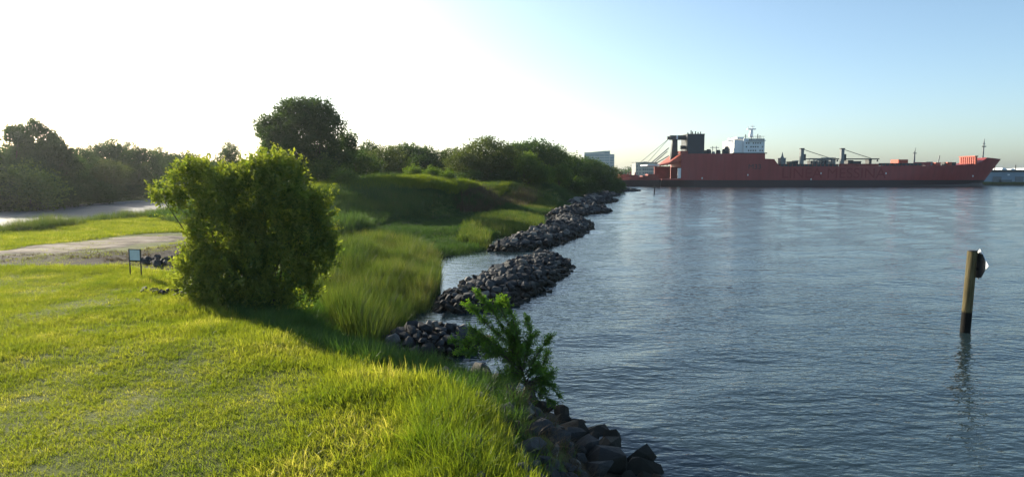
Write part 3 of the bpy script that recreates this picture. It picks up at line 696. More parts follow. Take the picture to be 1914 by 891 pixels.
# the big shrub on the lawn edge
Ys = 28.2; lb = []
for px, py, r, dy in [(480, 380, 62, 0), (515, 350, 50, .3), (440, 385, 52, -.3), (540, 410, 62, 0), (420, 440, 58, -.2), (480, 455, 60, .4), (560, 460, 55, 0), (580, 420, 38, 0), (400, 500, 48, -.4), (530, 510, 52, -.3), (440, 530, 50, -.6), (590, 490, 40, .2),
                      (370, 350, 36, .4), (335, 345, 26, .4), (350, 375, 24, .3), (295, 382, 18, .3), (320, 390, 16, .2), (375, 530, 34, -.3), (500, 335, 30, .2), (610, 460, 22, 0), (480, 550, 34, -.8), (615, 380, 10, 0), (440, 560, 34, -.9), (520, 560, 36, -.9), (565, 545, 34, -.5), (400, 548, 30, -.5), (480, 500, 40, -.9)]:
    lb.append((483 + (px - 483) * (0.93 if px > 483 else 0.98), py, r * 0.86, 0.95, dy))
base = W(478, 570, Ys); base[2] = hz(base[0], Ys) ; base[1] = Ys
shrub_l = lobes_px(lb, Ys)
root = thing('bushy_shrub', 'big bushy green shrub with upright sunlit shoots at the lawn edge beside the sign', 'shrub', tuple(base))
ll = shrub_l.copy(); ll[:, :3] -= base
mb = MB()
for i, l in enumerate(ll):
    st = np.array([tg.normal() * 0.45, tg.normal() * 0.3, -0.3]); e = l[:3] + [0, 0, l[5] * 0.6]; m = st + (e - st) * [0.35, 0.35, 0.5] + tg.normal(size=3) * 0.12
    mb.tube([st, m, (m + e) / 2 + tg.normal(size=3) * .08, e], [0.065, 0.045, 0.028, 0.01], 5)
    for _ in range(4):
        s = m + (e - m) * tg.uniform(0, 0.8); qq = s + unit(tg.normal(size=3) + [0, 0, .5]) * l[3] * 0.8; mb.tube([s, (s + qq) / 2 + tg.normal(size=3) * .05, qq], [0.018, 0.012, 0.005], 4)
mb.build('stems', M['bark'], root)
V1, F1 = crown(tg, ll, 1800, 20, 0.6, 0.085, 0.135, up=0.85, shell=0.7, lower=0.7)
obj('crown', mesh_np('crown', V1, F1, M['shrub_leaf']), root)
tops = ll[[0, 1, 2, 3, 7, 12, 13, 14, 15, 16, 18, 5, 9]].copy(); tops[:, 5] *= 1.02
V1, F1 = crown(tg, ll, 3200, 24, 0.75, 0.05, 0.15, up=0.9, shell=0.95, lower=0.3, outer=ll)
obj('upright_shoots', mesh_np('upright_shoots', V1, F1, M['rim_lit_leaf']), root)

# the sapling on the shore rocks
Yp = 18.6; base = W(985, 748, Yp); gz = hz(base[0], Yp); base[2] = max(gz, 0.1)
root = thing('shore_sapling', 'slender green sapling with feathery shoots growing from the shore rocks', 'sapling', tuple(base))
BR = [([(985, 735), (975, 690), (950, 630), (925, 590), (890, 548)], .2), ([(975, 690), (950, 640), (905, 600), (876, 566)], -.1), ([(972, 680), (958, 620), (938, 580), (928, 560)], .1),
      ([(975, 690), (968, 630), (955, 580), (943, 556)], -.2), ([(975, 690), (930, 655), (890, 640), (842, 640)], .1), ([(960, 665), (915, 640), (875, 618)], .3), ([(980, 690), (990, 650), (992, 620), (984, 600)], .2),
      ([(982, 700), (1005, 660), (1022, 635), (1030, 630)], -.1), ([(982, 705), (1010, 690), (1025, 665)], .2), ([(984, 715), (1010, 705), (1030, 715), (1042, 735)], -.2), ([(984, 715), (1005, 715), (1018, 735)], .2),
      ([(980, 700), (950, 690), (930, 705)], -.3), ([(978, 695), (965, 660), (975, 640)], -.35), ([(978, 700), (950, 665), (920, 668), (905, 672)], .3), ([(975, 690), (960, 640), (962, 610)], .35), ([(984, 715), (995, 680), (1008, 672)], -.4), ([(980, 705), (962, 690), (945, 672)], .45), ([(982, 712), (1000, 700), (1020, 700)], .5), ([(978, 700), (940, 660), (900, 650), (860, 655)], -.3), ([(984, 718), (960, 700), (940, 712)], .2), ([(984, 720), (1010, 718), (1035, 700)], .3), ([(978, 690), (985, 640), (1000, 620)], -.2), ([(984, 722), (970, 705), (950, 690)], -.45), ([(984, 722), (1000, 725), (1030, 738)], -.4)]
mb = MB(); mb.tube([(0.02, 0, -0.6), (0, 0, 0), tuple(W(983, 718, Yp) - base), tuple(W(976, 690, Yp) - base)], [0.05, 0.042, 0.034, 0.028], 7)
LP, LA, LN = [], [], []
for pl, dy in BR:
    pts = [W(x, y, Yp) - base + np.array([0, dy * 1.3 * i / (len(pl) - 1), 0]) for i, (x, y) in enumerate(pl)]
    mb.tube(pts, list(np.linspace(0.02, 0.005, len(pts))), 5)
    pts = np.array(pts); cum = np.append(0, np.cumsum(np.linalg.norm(np.diff(pts, axis=0), axis=1)))
    for _ in range(int(cum[-1] * 44)):
        s = cum[-1] * (0.18 + 0.82 * tg.random()); c = np.array([np.interp(s, cum, pts[:, k]) for k in range(3)])
        j = min(len(pts) - 2, np.searchsorted(cum, s) - 1); d = unit(unit(pts[j + 1] - pts[j]) * 0.9 + tg.normal(size=3) * 0.75 + [0, 0, 0.1]); ln = tg.uniform(0.18, 0.42) * (1.1 - 0.5 * s / cum[-1])
        mb.tube([c, c + d * ln], [0.004, 0.002], 3, cap=False)
        side = unit(np.cross(d, tg.normal(size=3)))
        for q in range(7):
            for sg in (-1, 1):
                LP.append(c + d * ln * (q + 0.6) / 7); LA.append(unit(side * sg + d * 0.7 + tg.normal(size=3) * 0.25)); LN.append(unit(np.cross(d, side) + tg.normal(size=3) * 0.5))
mb.build('trunk', M['bark'], root)
LP, LA, LN = np.array(LP), np.array(LA), np.array(LN)
V1, F1 = leaf_quads(LP, LA, LN, tg.uniform(0.055, 0.1, len(LP)), tg.uniform(0.02, 0.034, len(LP)))
obj('crown', mesh_np('crown', V1, F1, M['sapling_leaf']), root)

# a few tree forms shared by the woods, copied with their parts
def tree_form(seed, hgt, wid, nl, nshoot, leafm, low=0.25, ls=0.42, airy=0.5):
    g = np.random.default_rng(seed); lo = []
    for i in range(nl):
        z = hgt * (low + (0.86 - low) * (i + 0.5) / nl); rr_ = wid * 0.5 * math.sin(math.pi * min(1, 0.25 + 0.72 * (z / hgt - low) / (1 - low))) ** 0.7
        a = i * 2.4 + g.uniform(-.5, .5); r = g.uniform(0.24, 0.36) * wid * (0.75 if z > hgt * .7 else 1); q = max(0.0, rr_ - r * 0.6)
        lo.append((q * math.cos(a), q * math.sin(a), z, r, r, r * g.uniform(0.7, 0.95)))
    lo.append((0, 0, hgt * 0.86, wid * .2, wid * .2, hgt * .13)); lo = np.array(lo)
    tm = limbs(g, (0, 0, 0), lo, hgt * 0.022, 0.3); tme = mesh_np('trunk', np.array(tm.v), tm.f, M['bark'])
    V, F = crown(g, lo, nshoot, 15, 1.3, 0.36, ls, shell=airy, lower=0.4)
    return tme, mesh_np('crown', V, F, leafm)
FORMS = {'round': tree_form(31, 13, 11, 12, 950, M['tree_leaf']), 'tall': tree_form(32, 16, 9, 13, 900, M['tree_leaf']), 'olive': tree_form(33, 12, 11, 11, 900, M['tree_leaf2'], airy=0.4),
         'fresh': tree_form(34, 8, 7, 9, 640, M['tree_leaf3'], 0.18, 0.34), 'bush': tree_form(35, 5, 7, 9, 700, M['tree_leaf'], 0.08, 0.36), 'bush_fresh': tree_form(36, 3.2, 4.5, 7, 420, M['tree_leaf3'], 0.08, 0.3),
         'airy': tree_form(37, 14, 9, 10, 420, M['tree_leaf2'], 0.35, 0.4, 0.3)}
FH = {'round': 13, 'tall': 16, 'olive': 12, 'fresh': 8, 'bush': 5, 'bush_fresh': 3.2, 'airy': 14}
def tree(form, px, top, Y, label, group=None, wide=1.0, name=None, cat='tree', sink=0.0):
    """stand a copy on the ground at bearing px and depth Y; its height follows from the crown top seen at row top"""
    x = W(px, 327, Y)[0]; z = hz(x, Y) - sink; h = W(px, top, Y)[2] - z; s = h / (FH[form] * 1.04)
    root = thing(name or ('bush' if 'bush' in form else 'broadleaf_tree'), label, cat, (x, Y, z), group, rz=tg.uniform(0, 6.28))
    root.scale = (s * wide, s * wide, s)
    t, c = FORMS[form]; obj('trunk', t, root); obj('crown', c, root); return root

ORD = ['first', 'second', 'third', 'fourth', 'fifth', 'sixth', 'seventh', 'eighth', 'ninth', 'tenth', 'eleventh', 'twelfth', 'thirteenth', 'fourteenth', 'fifteenth', 'sixteenth', 'seventeenth', 'eighteenth']
# wood along the far side of the road (left)
LW = 'dense dark tree in the wood beyond the road'; GW = 'trees of the wood beyond the road'
lb = [(px, py, r * 0.9, 0.9, tg.uniform(-3, 3)) for px, py, r in [(48, 243, 15), (40, 254, 16), (66, 256, 16), (58, 272, 22), (88, 272, 18), (75, 290, 26), (108, 288, 20), (45, 298, 24), (95, 308, 28), (132, 300, 18), (125, 320, 24), (60, 322, 28), (35, 270, 12)]]
base = W(78, 345, 108); base[2] = hz(base[0], 108)
plant_tree('leaning_tree', 'tall tree with a pointed leaning top in the wood beyond the road', base, lobes_px(lb, 108), 1500, 18, 1.0, 0.3, 0.36, M['tree_leaf'], 0.35, tg)
for n_, (f, px, top, Y, wd) in enumerate(sorted([('round', -30, 270, 100, 1.1), ('olive', 8, 275, 112, 1.0), ('tall', 88, 258, 122, 0.95), ('round', 118, 285, 118, 1.0), ('tall', 152, 272, 128, 0.9), ('round', 180, 268, 146, 1.0), ('tall', 213, 256, 150, 1.0), ('olive', 200, 300, 130, 1.1), ('tall', 243, 262, 158, 0.95), ('round', 272, 276, 160, 0.95), ('tall', 300, 272, 175, 0.9), ('round', 326, 286, 182, 1.0), ('round', 352, 284, 195, 1.0), ('olive', 240, 300, 142, 1.1), ('round', 64, 290, 104, 1.0), ('round', 385, 302, 215, 1.2)], key=lambda t: t[3])):
    tree(f, px, top, Y, ('%s' % ORD[n_]) + ' tree down the road in the dark wood behind the kerb', GW, wd)
for n_, (f, x, Y, sc) in enumerate([('round', -84, 88, 1.0), ('tall', -92, 76, 0.9), ('round', -82, 66, 1.05), ('olive', -90, 54, 1.0), ('round', -80, 40, 1.0), ('bush', -76, 78, 1.0), ('bush', -75, 60, 1.1)]):
    root = thing('bush' if f == 'bush' else 'broadleaf_tree', ORD[n_] + (' low bush' if f == 'bush' else ' tree') + ' of the wood back along the kerb from the leaning-top tree', 'bush' if f == 'bush' else 'tree', (x, Y, hz(x, Y)), 'near trees of the wood', tg.uniform(0, 6.28)); root.scale = (sc, sc, sc)
    obj('trunk', FORMS[f][0], root); obj('crown', FORMS[f][1], root)
LB = 'leafy bush at the foot of the wood, behind the road kerb'; GB = 'bushes behind the road kerb'
for n_, (px, top, Y, wd) in enumerate(sorted([(-10, 335, 97, 1.2), (35, 345, 99, 1.1), (80, 335, 106, 1.2), (120, 345, 112, 1.2), (165, 340, 120, 1.2), (205, 345, 130, 1.2), (240, 345, 140, 1.3), (275, 345, 152, 1.3), (310, 340, 168, 1.4), (340, 335, 182, 1.5), (375, 335, 200, 1.6)], key=lambda t: t[2])):
    tree('bush', px, top, Y, ORD[n_] + ' leafy bush down the road at the foot of the wood, behind the kerb', GB, wd, cat='bush')
tree('bush_fresh', 50, 330, 98, 'bright sunlit bush standing out before the wood beyond the road', wide=1.1, cat='bush')
tree('tall', 430, 262, 150, 'narrow dark tree standing alone between the wood and the big round tree', wide=0.8)
tree('round', 470, 296, 165, 'low broad tree half hidden behind the top of the big shrub', wide=1.6)
tree('round', 400, 300, 170, 'low dark tree beyond the end of the road', wide=1.4)
# row behind the grass bank
GR = 'trees in the row behind the grass bank'; LR = 'broad dark tree in the row behind the grass bank'
for n_, (f, px, top, Y, wd) in enumerate(sorted([('round', 668, 280, 138, 1.2), ('tall', 690, 262, 175, 1.2), ('round', 672, 290, 160, 1.1), ('round', 760, 268, 185, 1.2), ('round', 798, 274, 190, 1.1), ('olive', 836, 280, 195, 1.1), ('round', 640, 300, 165, 1.2), ('round', 780, 290, 175, 1.2), ('round', 825, 300, 180, 1.3)], key=lambda t: t[1])):
    tree(f, px, top, Y, ORD[n_] + ' broad dark tree past the big round tree in the row behind the grass bank', GR, wd)
tree('olive', 722, 276, 160, 'round tree with a paler sunlit crown in the row behind the grass bank', wide=1.15)
# copse on the right part of the bank
tree('olive', 905, 258, 165, 'largest tree of the copse, olive green with a ragged top', wide=1.25)
tree('olive', 870, 284, 158, 'lower olive tree on the near flank of the copse', wide=1.1)
tree('round', 960, 268, 185, 'dark tree in the middle of the copse behind a paler one', wide=1.2)
tree('round', 1000, 262, 195, 'dark dome-shaped tree topping the seaward half of the copse', wide=1.35)
tree('olive', 940, 275, 172, 'olive tree on the bank edge between the ragged and the dome-shaped trees', wide=1.1)
tree('round', 1035, 275, 205, 'dark tree sloping down the seaward end of the copse', wide=1.3)
tree('fresh', 985, 287, 165, 'paler green upright tree in front of the dome-shaped dark tree', wide=0.85)
tree('fresh', 1045, 308, 185, 'small bright green rounded tree on the shore slope', wide=1.15)
GP = 'trees on the wooded point'; LPn = 'dark green tree on the wooded point before the red ship'
for n_, (f, px, top, Y, wd) in enumerate(sorted([('round', 1066, 290, 225, 1.3), ('round', 1090, 294, 245, 1.2), ('round', 1112, 299, 260, 1.2), ('olive', 1130, 308, 280, 1.2), ('round', 1078, 305, 230, 1.3), ('round', 1104, 312, 250, 1.3), ('round', 1143, 320, 300, 1.1)], key=lambda t: t[3])):
    tree(f, px, top, Y, ORD[n_] + ' dark tree out along the wooded point, counted from the copse', GP, wd)
for n_, (px, top, Y, wd) in enumerate(sorted([(1000, 335, 175, 1.3), (1060, 338, 195, 1.3), (1090, 335, 215, 1.3), (1120, 335, 250, 1.3), (1140, 335, 275, 1.3), (1152, 338, 300, 1.0), (940, 325, 160, 1.2), (880, 325, 152, 1.2)], key=lambda t: t[2])):
    tree('bush', px, top, Y, ORD[n_] + ' dark bush along the shore slope from copse to wooded point', 'bushes under the copse', wd, cat='bush')
for px, top, Y, lab in [(607, 308, 112, 'upright bright green bush beside the trunk of the big round tree'), (642, 326, 104, 'bright low bush on the bank crest beside the big round tree'), (772, 318, 125, 'small pale bush on the bank crest before the dark tree row'), (806, 320, 128, 'small pale bush on the bank crest, the one closer to the copse'), (836, 326, 134, 'low bright bush on the bank crest under the copse flank'), (1012, 318, 165, 'small pale bush under the paler upright tree of the copse')]:
    tree('bush_fresh', px, top, Y, lab, wide=0.9, cat='bush')

# ------------------------------------------------------------------ sign on the lawn
sy = P(254, 514, 2)[1]; sb = P(254, 514, 2); k = sy / F_PX
M['sign_frame'] = paint('sign_frame', (0.025, 0.027, 0.03), 0.5, 0.2, 3); M['sign_face'] = paint('sign_face', (0.62, 0.72, 0.76), 0.45, 0.06, 4)
root = thing('information_sign', 'small pale blue information board on two dark posts standing on the lawn', 'sign', (sb[0], sb[1], hz(sb[0], sb[1])), rz=R(-14))
for s in (-1, 1): MB().box(s * 0.33 - 0.022, s * 0.33 + 0.022, -0.022, 0.022, -0.4, 1.43).build('post', M['sign_frame'], root)
fb = MB()
for z in (0.83, 1.40): fb.box(-0.307, 0.307, -0.02, 0.02, z - 0.022, z + 0.022)
fb.build('frame', M['sign_frame'], root)
MB().box(-0.306, 0.306, -0.008, 0.008, 0.853, 1.377).build('panel', M['sign_face'], root)

# ------------------------------------------------------------------ daymark pile in the water
pb = P(1804, 619, 0)
def pile_mat():
    m, nt, bs = mat('pile_wood')
    g = N(nt, 'ShaderNodeNewGeometry'); sx = N(nt, 'ShaderNodeSeparateXYZ'); nt.links.new(g.outputs['Position'], sx.inputs[0])
    zz = N(nt, 'ShaderNodeMath', operation='MULTIPLY_ADD'); nt.links.new(pos_noise(nt, 3, 4), zz.inputs[0]); zz.inputs[1].default_value = 0.3; nt.links.new(sx.outputs[2], zz.inputs[2])
    wood = ramp(nt, pos_noise(nt, 6, 6, vec=(3, 3, 0.25)), [(0.3, (0.07, 0.056, 0.024)), (0.7, (0.15, 0.122, 0.06))])
    mr = N(nt, 'ShaderNodeMapRange'); nt.links.new(zz.outputs[0], mr.inputs[0]); mr.inputs[1].default_value, mr.inputs[2].default_value = 1.0, 1.12
    mx = N(nt, 'ShaderNodeMix', data_type='RGBA'); nt.links.new(mr.outputs[0], mx.inputs[0]); mx.inputs[6].default_value = (0.012, 0.011, 0.009, 1); nt.links.new(wood, mx.inputs[7])
    nt.links.new(mx.outputs[2], bs.inputs['Base Color']); bs.inputs['Roughness'].default_value = 0.8; bs.inputs['Specular IOR Level'].default_value = 0.12
    bump(nt, bs, pos_noise(nt, 8, 6, vec=(3, 3, 0.2)), 0.6, 0.03); return m
M['pile'] = pile_mat(); M['white'] = paint('white_board', (0.8, 0.8, 0.78), 0.5, 0.04, 3); M['darkwood'] = paint('dark_backing', (0.03, 0.03, 0.028), 0.7, 0.3, 4)
root = thing('channel_marker', 'leaning timber pile with a white diamond board standing in the open water', 'channel marker', (pb[0], pb[1], 0))
lean = np.array([0.13, 0.03, 0])
MB().tube([(-0.05, 0, -1.3), (0, 0, 0), tuple(lean * 0.5 + [0, 0, 1.8]), tuple(lean + [0, 0, 3.62])], [0.215, 0.21, 0.205, 0.2], 18).build('pile', M['pile'], root, True)
MB().tube([tuple(lean + [0, 0, 3.621]), tuple(lean + [0, 0, 3.66])], [0.21, 0.18], 18).build('cap', M['darkwood'], root)
cx, cz = lean[0], 3.05
def diamond(name, c, u, r, th, m):
    u = Vector(u).normalized(); n = Vector((0, 0, 1)).cross(u); V = []
    for s in (-th / 2, th / 2): V += [Vector(c) + n * s + u * a * r + Vector((0, 0, b_ * r)) for a, b_ in ((1, 0), (0, 1), (-1, 0), (0, -1))]
    MB().add(V, [(0, 1, 2, 3), (7, 6, 5, 4), (0, 4, 5, 1), (1, 5, 6, 2), (2, 6, 7, 3), (3, 7, 4, 0)]).build(name, m, root)
diamond('diamond_board', (cx + 0.30, -0.02, cz), (0.05, 1, 0), 0.68, 0.03, M['white'])
V = [(cx + 0.215, y, z) for y, z in ((0.16, 3.56), (-0.30, 3.52), (-0.46, 3.25), (-0.46, 2.75), (-0.28, 2.47), (0.16, 2.42))]; V2 = [(a + 0.035, b_, c_) for a, b_, c_ in V]
MB().add(V + V2, [tuple(range(6)), tuple(range(11, 5, -1))] + [(i, i + 6, (i + 1) % 6 + 6, (i + 1) % 6) for i in range(6)]).build('backing_board', M['darkwood'], root)
MB().box(cx - 0.1, cx + 0.23, -0.05, 0.05, 2.8, 2.9).build('bracket', M['darkwood'], root)

# thin post off the ship's stern
q = P(1223, 362, 0)
root = thing('mooring_post', 'thin dark post standing in the water before the red ship', 'post', (q[0], q[1], 0))
MB().tube([(0, 0, -1.3), (0, 0, 3.0)], [0.2, 0.18], 8).build('shaft', M['darkwood'], root)
MB().tube([(0, 0, 3.001), (0, 0, 3.15)], [0.26, 0.2], 8).build('cap', M['darkwood'], root)

# ------------------------------------------------------------------ cargo ship
YS = 431.0
SX = lambda px, d=0.0: (px - 957.0) * (YS + d) / F_PX
SZ = lambda py: W(1500, py, YS)[2]
def hull_mat():
    m, nt, bs = mat('hull_red')
    g = N(nt, 'ShaderNodeNewGeometry'); sx = N(nt, 'ShaderNodeSeparateXYZ'); nt.links.new(g.outputs['Position'], sx.inputs[0])
    red = ramp(nt, pos_noise(nt, 0.09, 7, vec=(1, 1, 0.6)), [(0.3, (0.27, 0.021, 0.02)), (0.55, (0.29, 0.03, 0.028)), (0.75, (0.26, 0.042, 0.042))])
    st = ramp(nt, pos_noise(nt, 0.5, 5, vec=(1, 1, 0.06)), [(0.35, (0.8, 0.78, 0.78)), (0.6, (1.05, 1.05, 1.05))])
    mu = N(nt, 'ShaderNodeMix', data_type='RGBA', blend_type='MULTIPLY'); mu.inputs[0].default_value = 0.8; nt.links.new(red, mu.inputs[6]); nt.links.new(st, mu.inputs[7])
    mr = N(nt, 'ShaderNodeMapRange'); nt.links.new(sx.outputs[2], mr.inputs[0]); mr.inputs[1].default_value, mr.inputs[2].default_value = 3.7, 3.9
    mx = N(nt, 'ShaderNodeMix', data_type='RGBA'); nt.links.new(mr.outputs[0], mx.inputs[0]); mx.inputs[6].default_value = (0.028, 0.008, 0.011, 1); nt.links.new(mu.outputs[2], mx.inputs[7])
    nt.links.new(mx.outputs[2], bs.inputs['Base Color']); bs.inputs['Roughness'].default_value = 0.55; return m
M['hull'] = hull_mat()
M['red'] = paint('deck_red', (0.26, 0.04, 0.03), 0.6, 0.2, 0.3); M['orange'] = paint('deck_orange', (0.45, 0.085, 0.045), 0.6, 0.2, 0.3)
M['navy'] = paint('funnel_navy', (0.01, 0.02, 0.032), 0.5, 0.15, 0.2); M['steel'] = paint('dark_steel', (0.04, 0.045, 0.045), 0.6, 0.3, 0.5); M['grey'] = paint('ship_grey', (0.17, 0.19, 0.19), 0.6, 0.2, 0.5)
M['shipwhite'] = paint('ship_white', (0.72, 0.74, 0.74), 0.5, 0.06, 0.3); M['glass'] = paint('dark_glass', (0.02, 0.03, 0.035), 0.12, 0.2, 0.5, spec=0.6)
M['letter'] = paint('hull_letter', (0.2, 0.008, 0.008), 0.5, 0.08, 0.3); M['letter_dark'] = paint('hull_number', (0.03, 0.02, 0.025), 0.5, 0.1, 0.3)

ship = thing('cargo_ship', 'long red roll-on cargo ship moored broadside with navy funnel and white bridge', 'ship', (SX(1550), YS + 15, 0))
SO = np.array([SX(1550), YS + 15, 0.0])
def spart(mb, name, m, parent=None, smooth_=False):
    mb.v = [tuple(np.array(v) - SO) for v in mb.v]
    return mb.build(name, m, parent or ship, smooth_)
def hull_half(x, z, zt):
    """half breadth: full amidships, fining to the stem with flare, tucked in at the stern below"""
    bow = 301.0 + 12.2 * np.clip(z / 17.0, -0.2, 1.0) ** 1.0 if z >= 0 else 303.0
    ent = 78 - 30 * np.clip(z / 17, 0, 1)
    t = np.clip((bow - x) / ent, 0, 1)
    b_ = 15.0 * (1 - (1 - t) ** 2.1) ** 0.8
    s = np.clip((x - 88) / 26, 0, 1); under = 1 - 0.35 * (1 - s) * (1 - np.clip((z + 2) / 6, 0, 1))
    return b_ * under, bow
topz = lambda x: float(np.interp(x, [92.9, 117.9, 118, 156.6, 156.7, 162.6, 162.7, 166, 228, 228.1, 276, 279, 303], [4.6, 4.6, 20.1, 20.1, 17.0, 16.8, 16.2, 12.2, 12.2, 12.6, 12.9, 13.2, 17.0]))
xs = sorted(set(list(np.arange(93, 117, 4)) + [117.99, 118.01, 156.6, 156.75, 162.6, 162.75] + list(np.arange(124, 156, 8)) + list(np.arange(166, 240, 6)) + list(np.arange(240, 289, 2.5)) + list(np.linspace(0, 1, 9) * 0 + 289)))
V = []; F = []; nz_ = 11
cols = []
ulist = [x for x in xs if x <= 280] + ['b%d' % i for i in range(1, 12)]
for u in ulist:
    col = []
    for side in (-1, 1):
        for j in range(nz_):
            v = j / (nz_ - 1)
            if isinstance(u, str):
                fr = int(u[1:]) / 11.0; zt0 = float(np.interp(fr, [0, 0.45, 0.47, 1], [13.2, 14.6, 18.0, 17.0])); z = -2 + (zt0 + 2) * v
                bw = hull_half(0, z, 0)[1]; x = 280 + (bw - 280) * fr; hb = hull_half(x, z, 0)[0]
            else:
                x = u; z = -2 + (topz(u) + 2) * v; hb = hull_half(x, z, 0)[0]
            col.append(len(V)); V.append((x, YS + 15 + side * max(hb, 0.02), z))
    cols.append(col)
for a, c in zip(cols[:-1], cols[1:]):
    for j in range(nz_ - 1):
        F.append((a[j], c[j], c[j + 1], a[j + 1])); F.append((a[nz_ + j + 1], c[nz_ + j + 1], c[nz_ + j], a[nz_ + j]))
    F.append((a[nz_ - 1], c[nz_ - 1], c[2 * nz_ - 1], a[2 * nz_ - 1]))
a = cols[0]
for j in range(nz_ - 1): F.append((a[j], a[j + 1], a[nz_ + j + 1], a[nz_ + j]))
hull = spart(MB().add(V, F), 'hull', M['hull'])
Yn, Yf = YS, YS + 30
# stern: opening under the raised ramp flap, side wall, lit slope
spart(MB().box(105, 117.99, Yn, Yn + 1.2, 4.61, 20.1), 'stern_quarter_wall', M['hull']); spart(MB().box(105, 117.99, Yf - 1.2, Yf, 4.61, 20.1), 'stern_quarter_wall', M['hull'])
spart(MB().box(105.01, 117.98, Yn + 1.21, Yf - 1.21, 12.0, 20.09), 'stern_upper_deck', M['hull'])
spart(MB().box(117.4, 117.97, Yn + 1.22, Yf - 1.22, 4.63, 11.98), 'stern_bulkhead', M['steel']); spart(MB().box(105.2, 117.3, Yn + 1.4, Yf - 1.4, 4.615, 4.7), 'vehicle_deck', M['steel'])
spart(MB().box(94, 104.3, Yf - 2.2, Yf - 0.8, 4.62, 12.6), 'stern_side_wall', M['red'])
spart(MB().box(103.0, 104.9, Yn + 0.3, Yn + 1.6, 5.0, 11.2), 'stern_post', M['shipwhite'])
mbp = MB(); mbp.add([(92, Yn + 2, 12.6), (92, Yf - 1, 12.6), (104.9, Yf - 1, 14.2), (104.9, Yn + 2, 14.2), (92, Yn + 2, 13.3), (92, Yf - 1, 13.3), (104.9, Yf - 1, 15.6), (104.9, Yn + 2, 15.6)], [(0, 1, 2, 3), (7, 6, 5, 4), (0, 4, 5, 1), (1, 5, 6, 2), (2, 6, 7, 3), (3, 7, 4, 0)])
flap = spart(mbp, 'stern_flap', M['orange'])
spart(MB().box(84.5, 91.9, Yn + 3, Yf - 3, 12.7, 13.5), 'flap_tip', M['shipwhite'])
mbp = MB(); mbp.add([(97.5, Yn + 0.5, 14.6), (97.5, Yf - 1, 14.6), (104.8, Yf - 1, 19.9), (104.8, Yn + 0.5, 19.9), (104.9, Yn + 0.5, 15.7), (104.9, Yf - 1, 15.7)], [(0, 1, 2, 3), (0, 3, 4), (1, 5, 2), (0, 4, 5, 1), (3, 2, 5, 4)])
spart(mbp, 'stern_slope', M['orange'])
spart(MB().box(104.2, 109, Yn + 0.4, Yn + 8, 20.2, 21.8), 'stern_house', M['red'])
# ramp mast with arms and stays
tw = MB()
tw.add([(100, Yn + 8, 15), (104.5, Yn + 8, 15), (104.5, Yn + 12, 15), (100, Yn + 12, 15), (101.4, Yn + 9, 29), (104.4, Yn + 9, 29), (104.4, Yn + 11.5, 29), (101.4, Yn + 11.5, 29)], [(3, 2, 1, 0), (4, 5, 6, 7), (0, 1, 5, 4), (1, 2, 6, 5), (2, 3, 7, 6), (3, 0, 4, 7)])
mast = spart(tw, 'ramp_mast', M['steel'])
spart(MB().box(99.6, 111, Yn + 8.5, Yn + 11.5, 29.01, 31.8), 'mast_arm', M['steel'])
spart(MB().box(106.5, 110.8, Yn + 8.5, Yn + 11, 23.2, 25.4), 'mast_arm', M['steel'])
spart(MB().box(103.4, 104.4, Yn + 8.1, Yn + 8.49, 29.3, 31.8), 'mast_plate', M['shipwhite'])
spart(MB().box(98.3, 99.5, Yn + 10, Yn + 12, 29.3, 31.2), 'sheave', M['steel'])
cb = MB()
for xa in (85, 80): cb.tube([(99, Yn + 11, 29.5), (xa, Yn + 11, 13.6)], 0.12, 4)
spart(cb, 'stay_cable', M['steel'])
spart(MB().bar((99, Yn + 9, 24), (87.5, Yn + 9, 14), 0.55), 'ramp_strut', M['grey']); spart(MB().bar((99, Yn + 9, 19), (90.5, Yn + 9, 14), 0.5), 'ramp_strut', M['steel']); spart(MB().bar((99, Yn + 13, 22), (90, Yn + 13, 14), 0.5), 'ramp_strut', M['grey'])
# funnel
fx0, fx1 = SX(1285), SX(1317)
fun = spart(MB().box(fx0, fx1, Yn + 4, Yn + 20, 20.12, 32.0), 'funnel', M['navy'])
spart(MB().box(fx0 - 0.2, fx1 + 0.2, Yn + 3.8, Yn + 20.2, 32.01, 32.5), 'funnel_rim', M['steel'], fun).location = -fun.location
for i, (dx, hh) in enumerate([(1.2, 1.0), (3.2, 2.4), (4.1, 1.6), (6.0, 1.8), (7.6, 1.3), (9.2, 1.5)]):
    spart(MB().tube([(fx0 + dx, Yn + 8, 32.51), (fx0 + dx, Yn + 8, 32.5 + hh)], 0.35, 8), 'exhaust_pipe', M['steel'], fun)
# winches and vents between funnel and bridge
for x, w_, hh, m in [(SX(1321), 2.0, 2.4, 'steel'), (SX(1327), 3.4, 3.0, 'steel'), (SX(1336), 2.2, 1.6, 'grey'), (SX(1345), 3.0, 2.6, 'steel'), (SX(1356), 2.6, 3.4, 'steel'), (SX(1361), 3.2, 4.8, 'steel')]:
    spart(MB().tube([(x, Yn + 6, 20.13), (x, Yn + 6, 20 + hh * 0.6), (x, Yn + 6, 20 + hh)], [w_ / 2, w_ / 2, w_ / 3], 8), 'deck_ventilator', M[m])
for x in (SX(1337), SX(1344), SX(1312)): spart(MB().tube([(x, Yn + 9, 20.13), (x, Yn + 9, 25.0)], 0.2, 5).bar((x - 1.6, Yn + 9, 24.2), (x + 1.6, Yn + 9, 24.2), 0.3), 'deck_post', M['grey'])
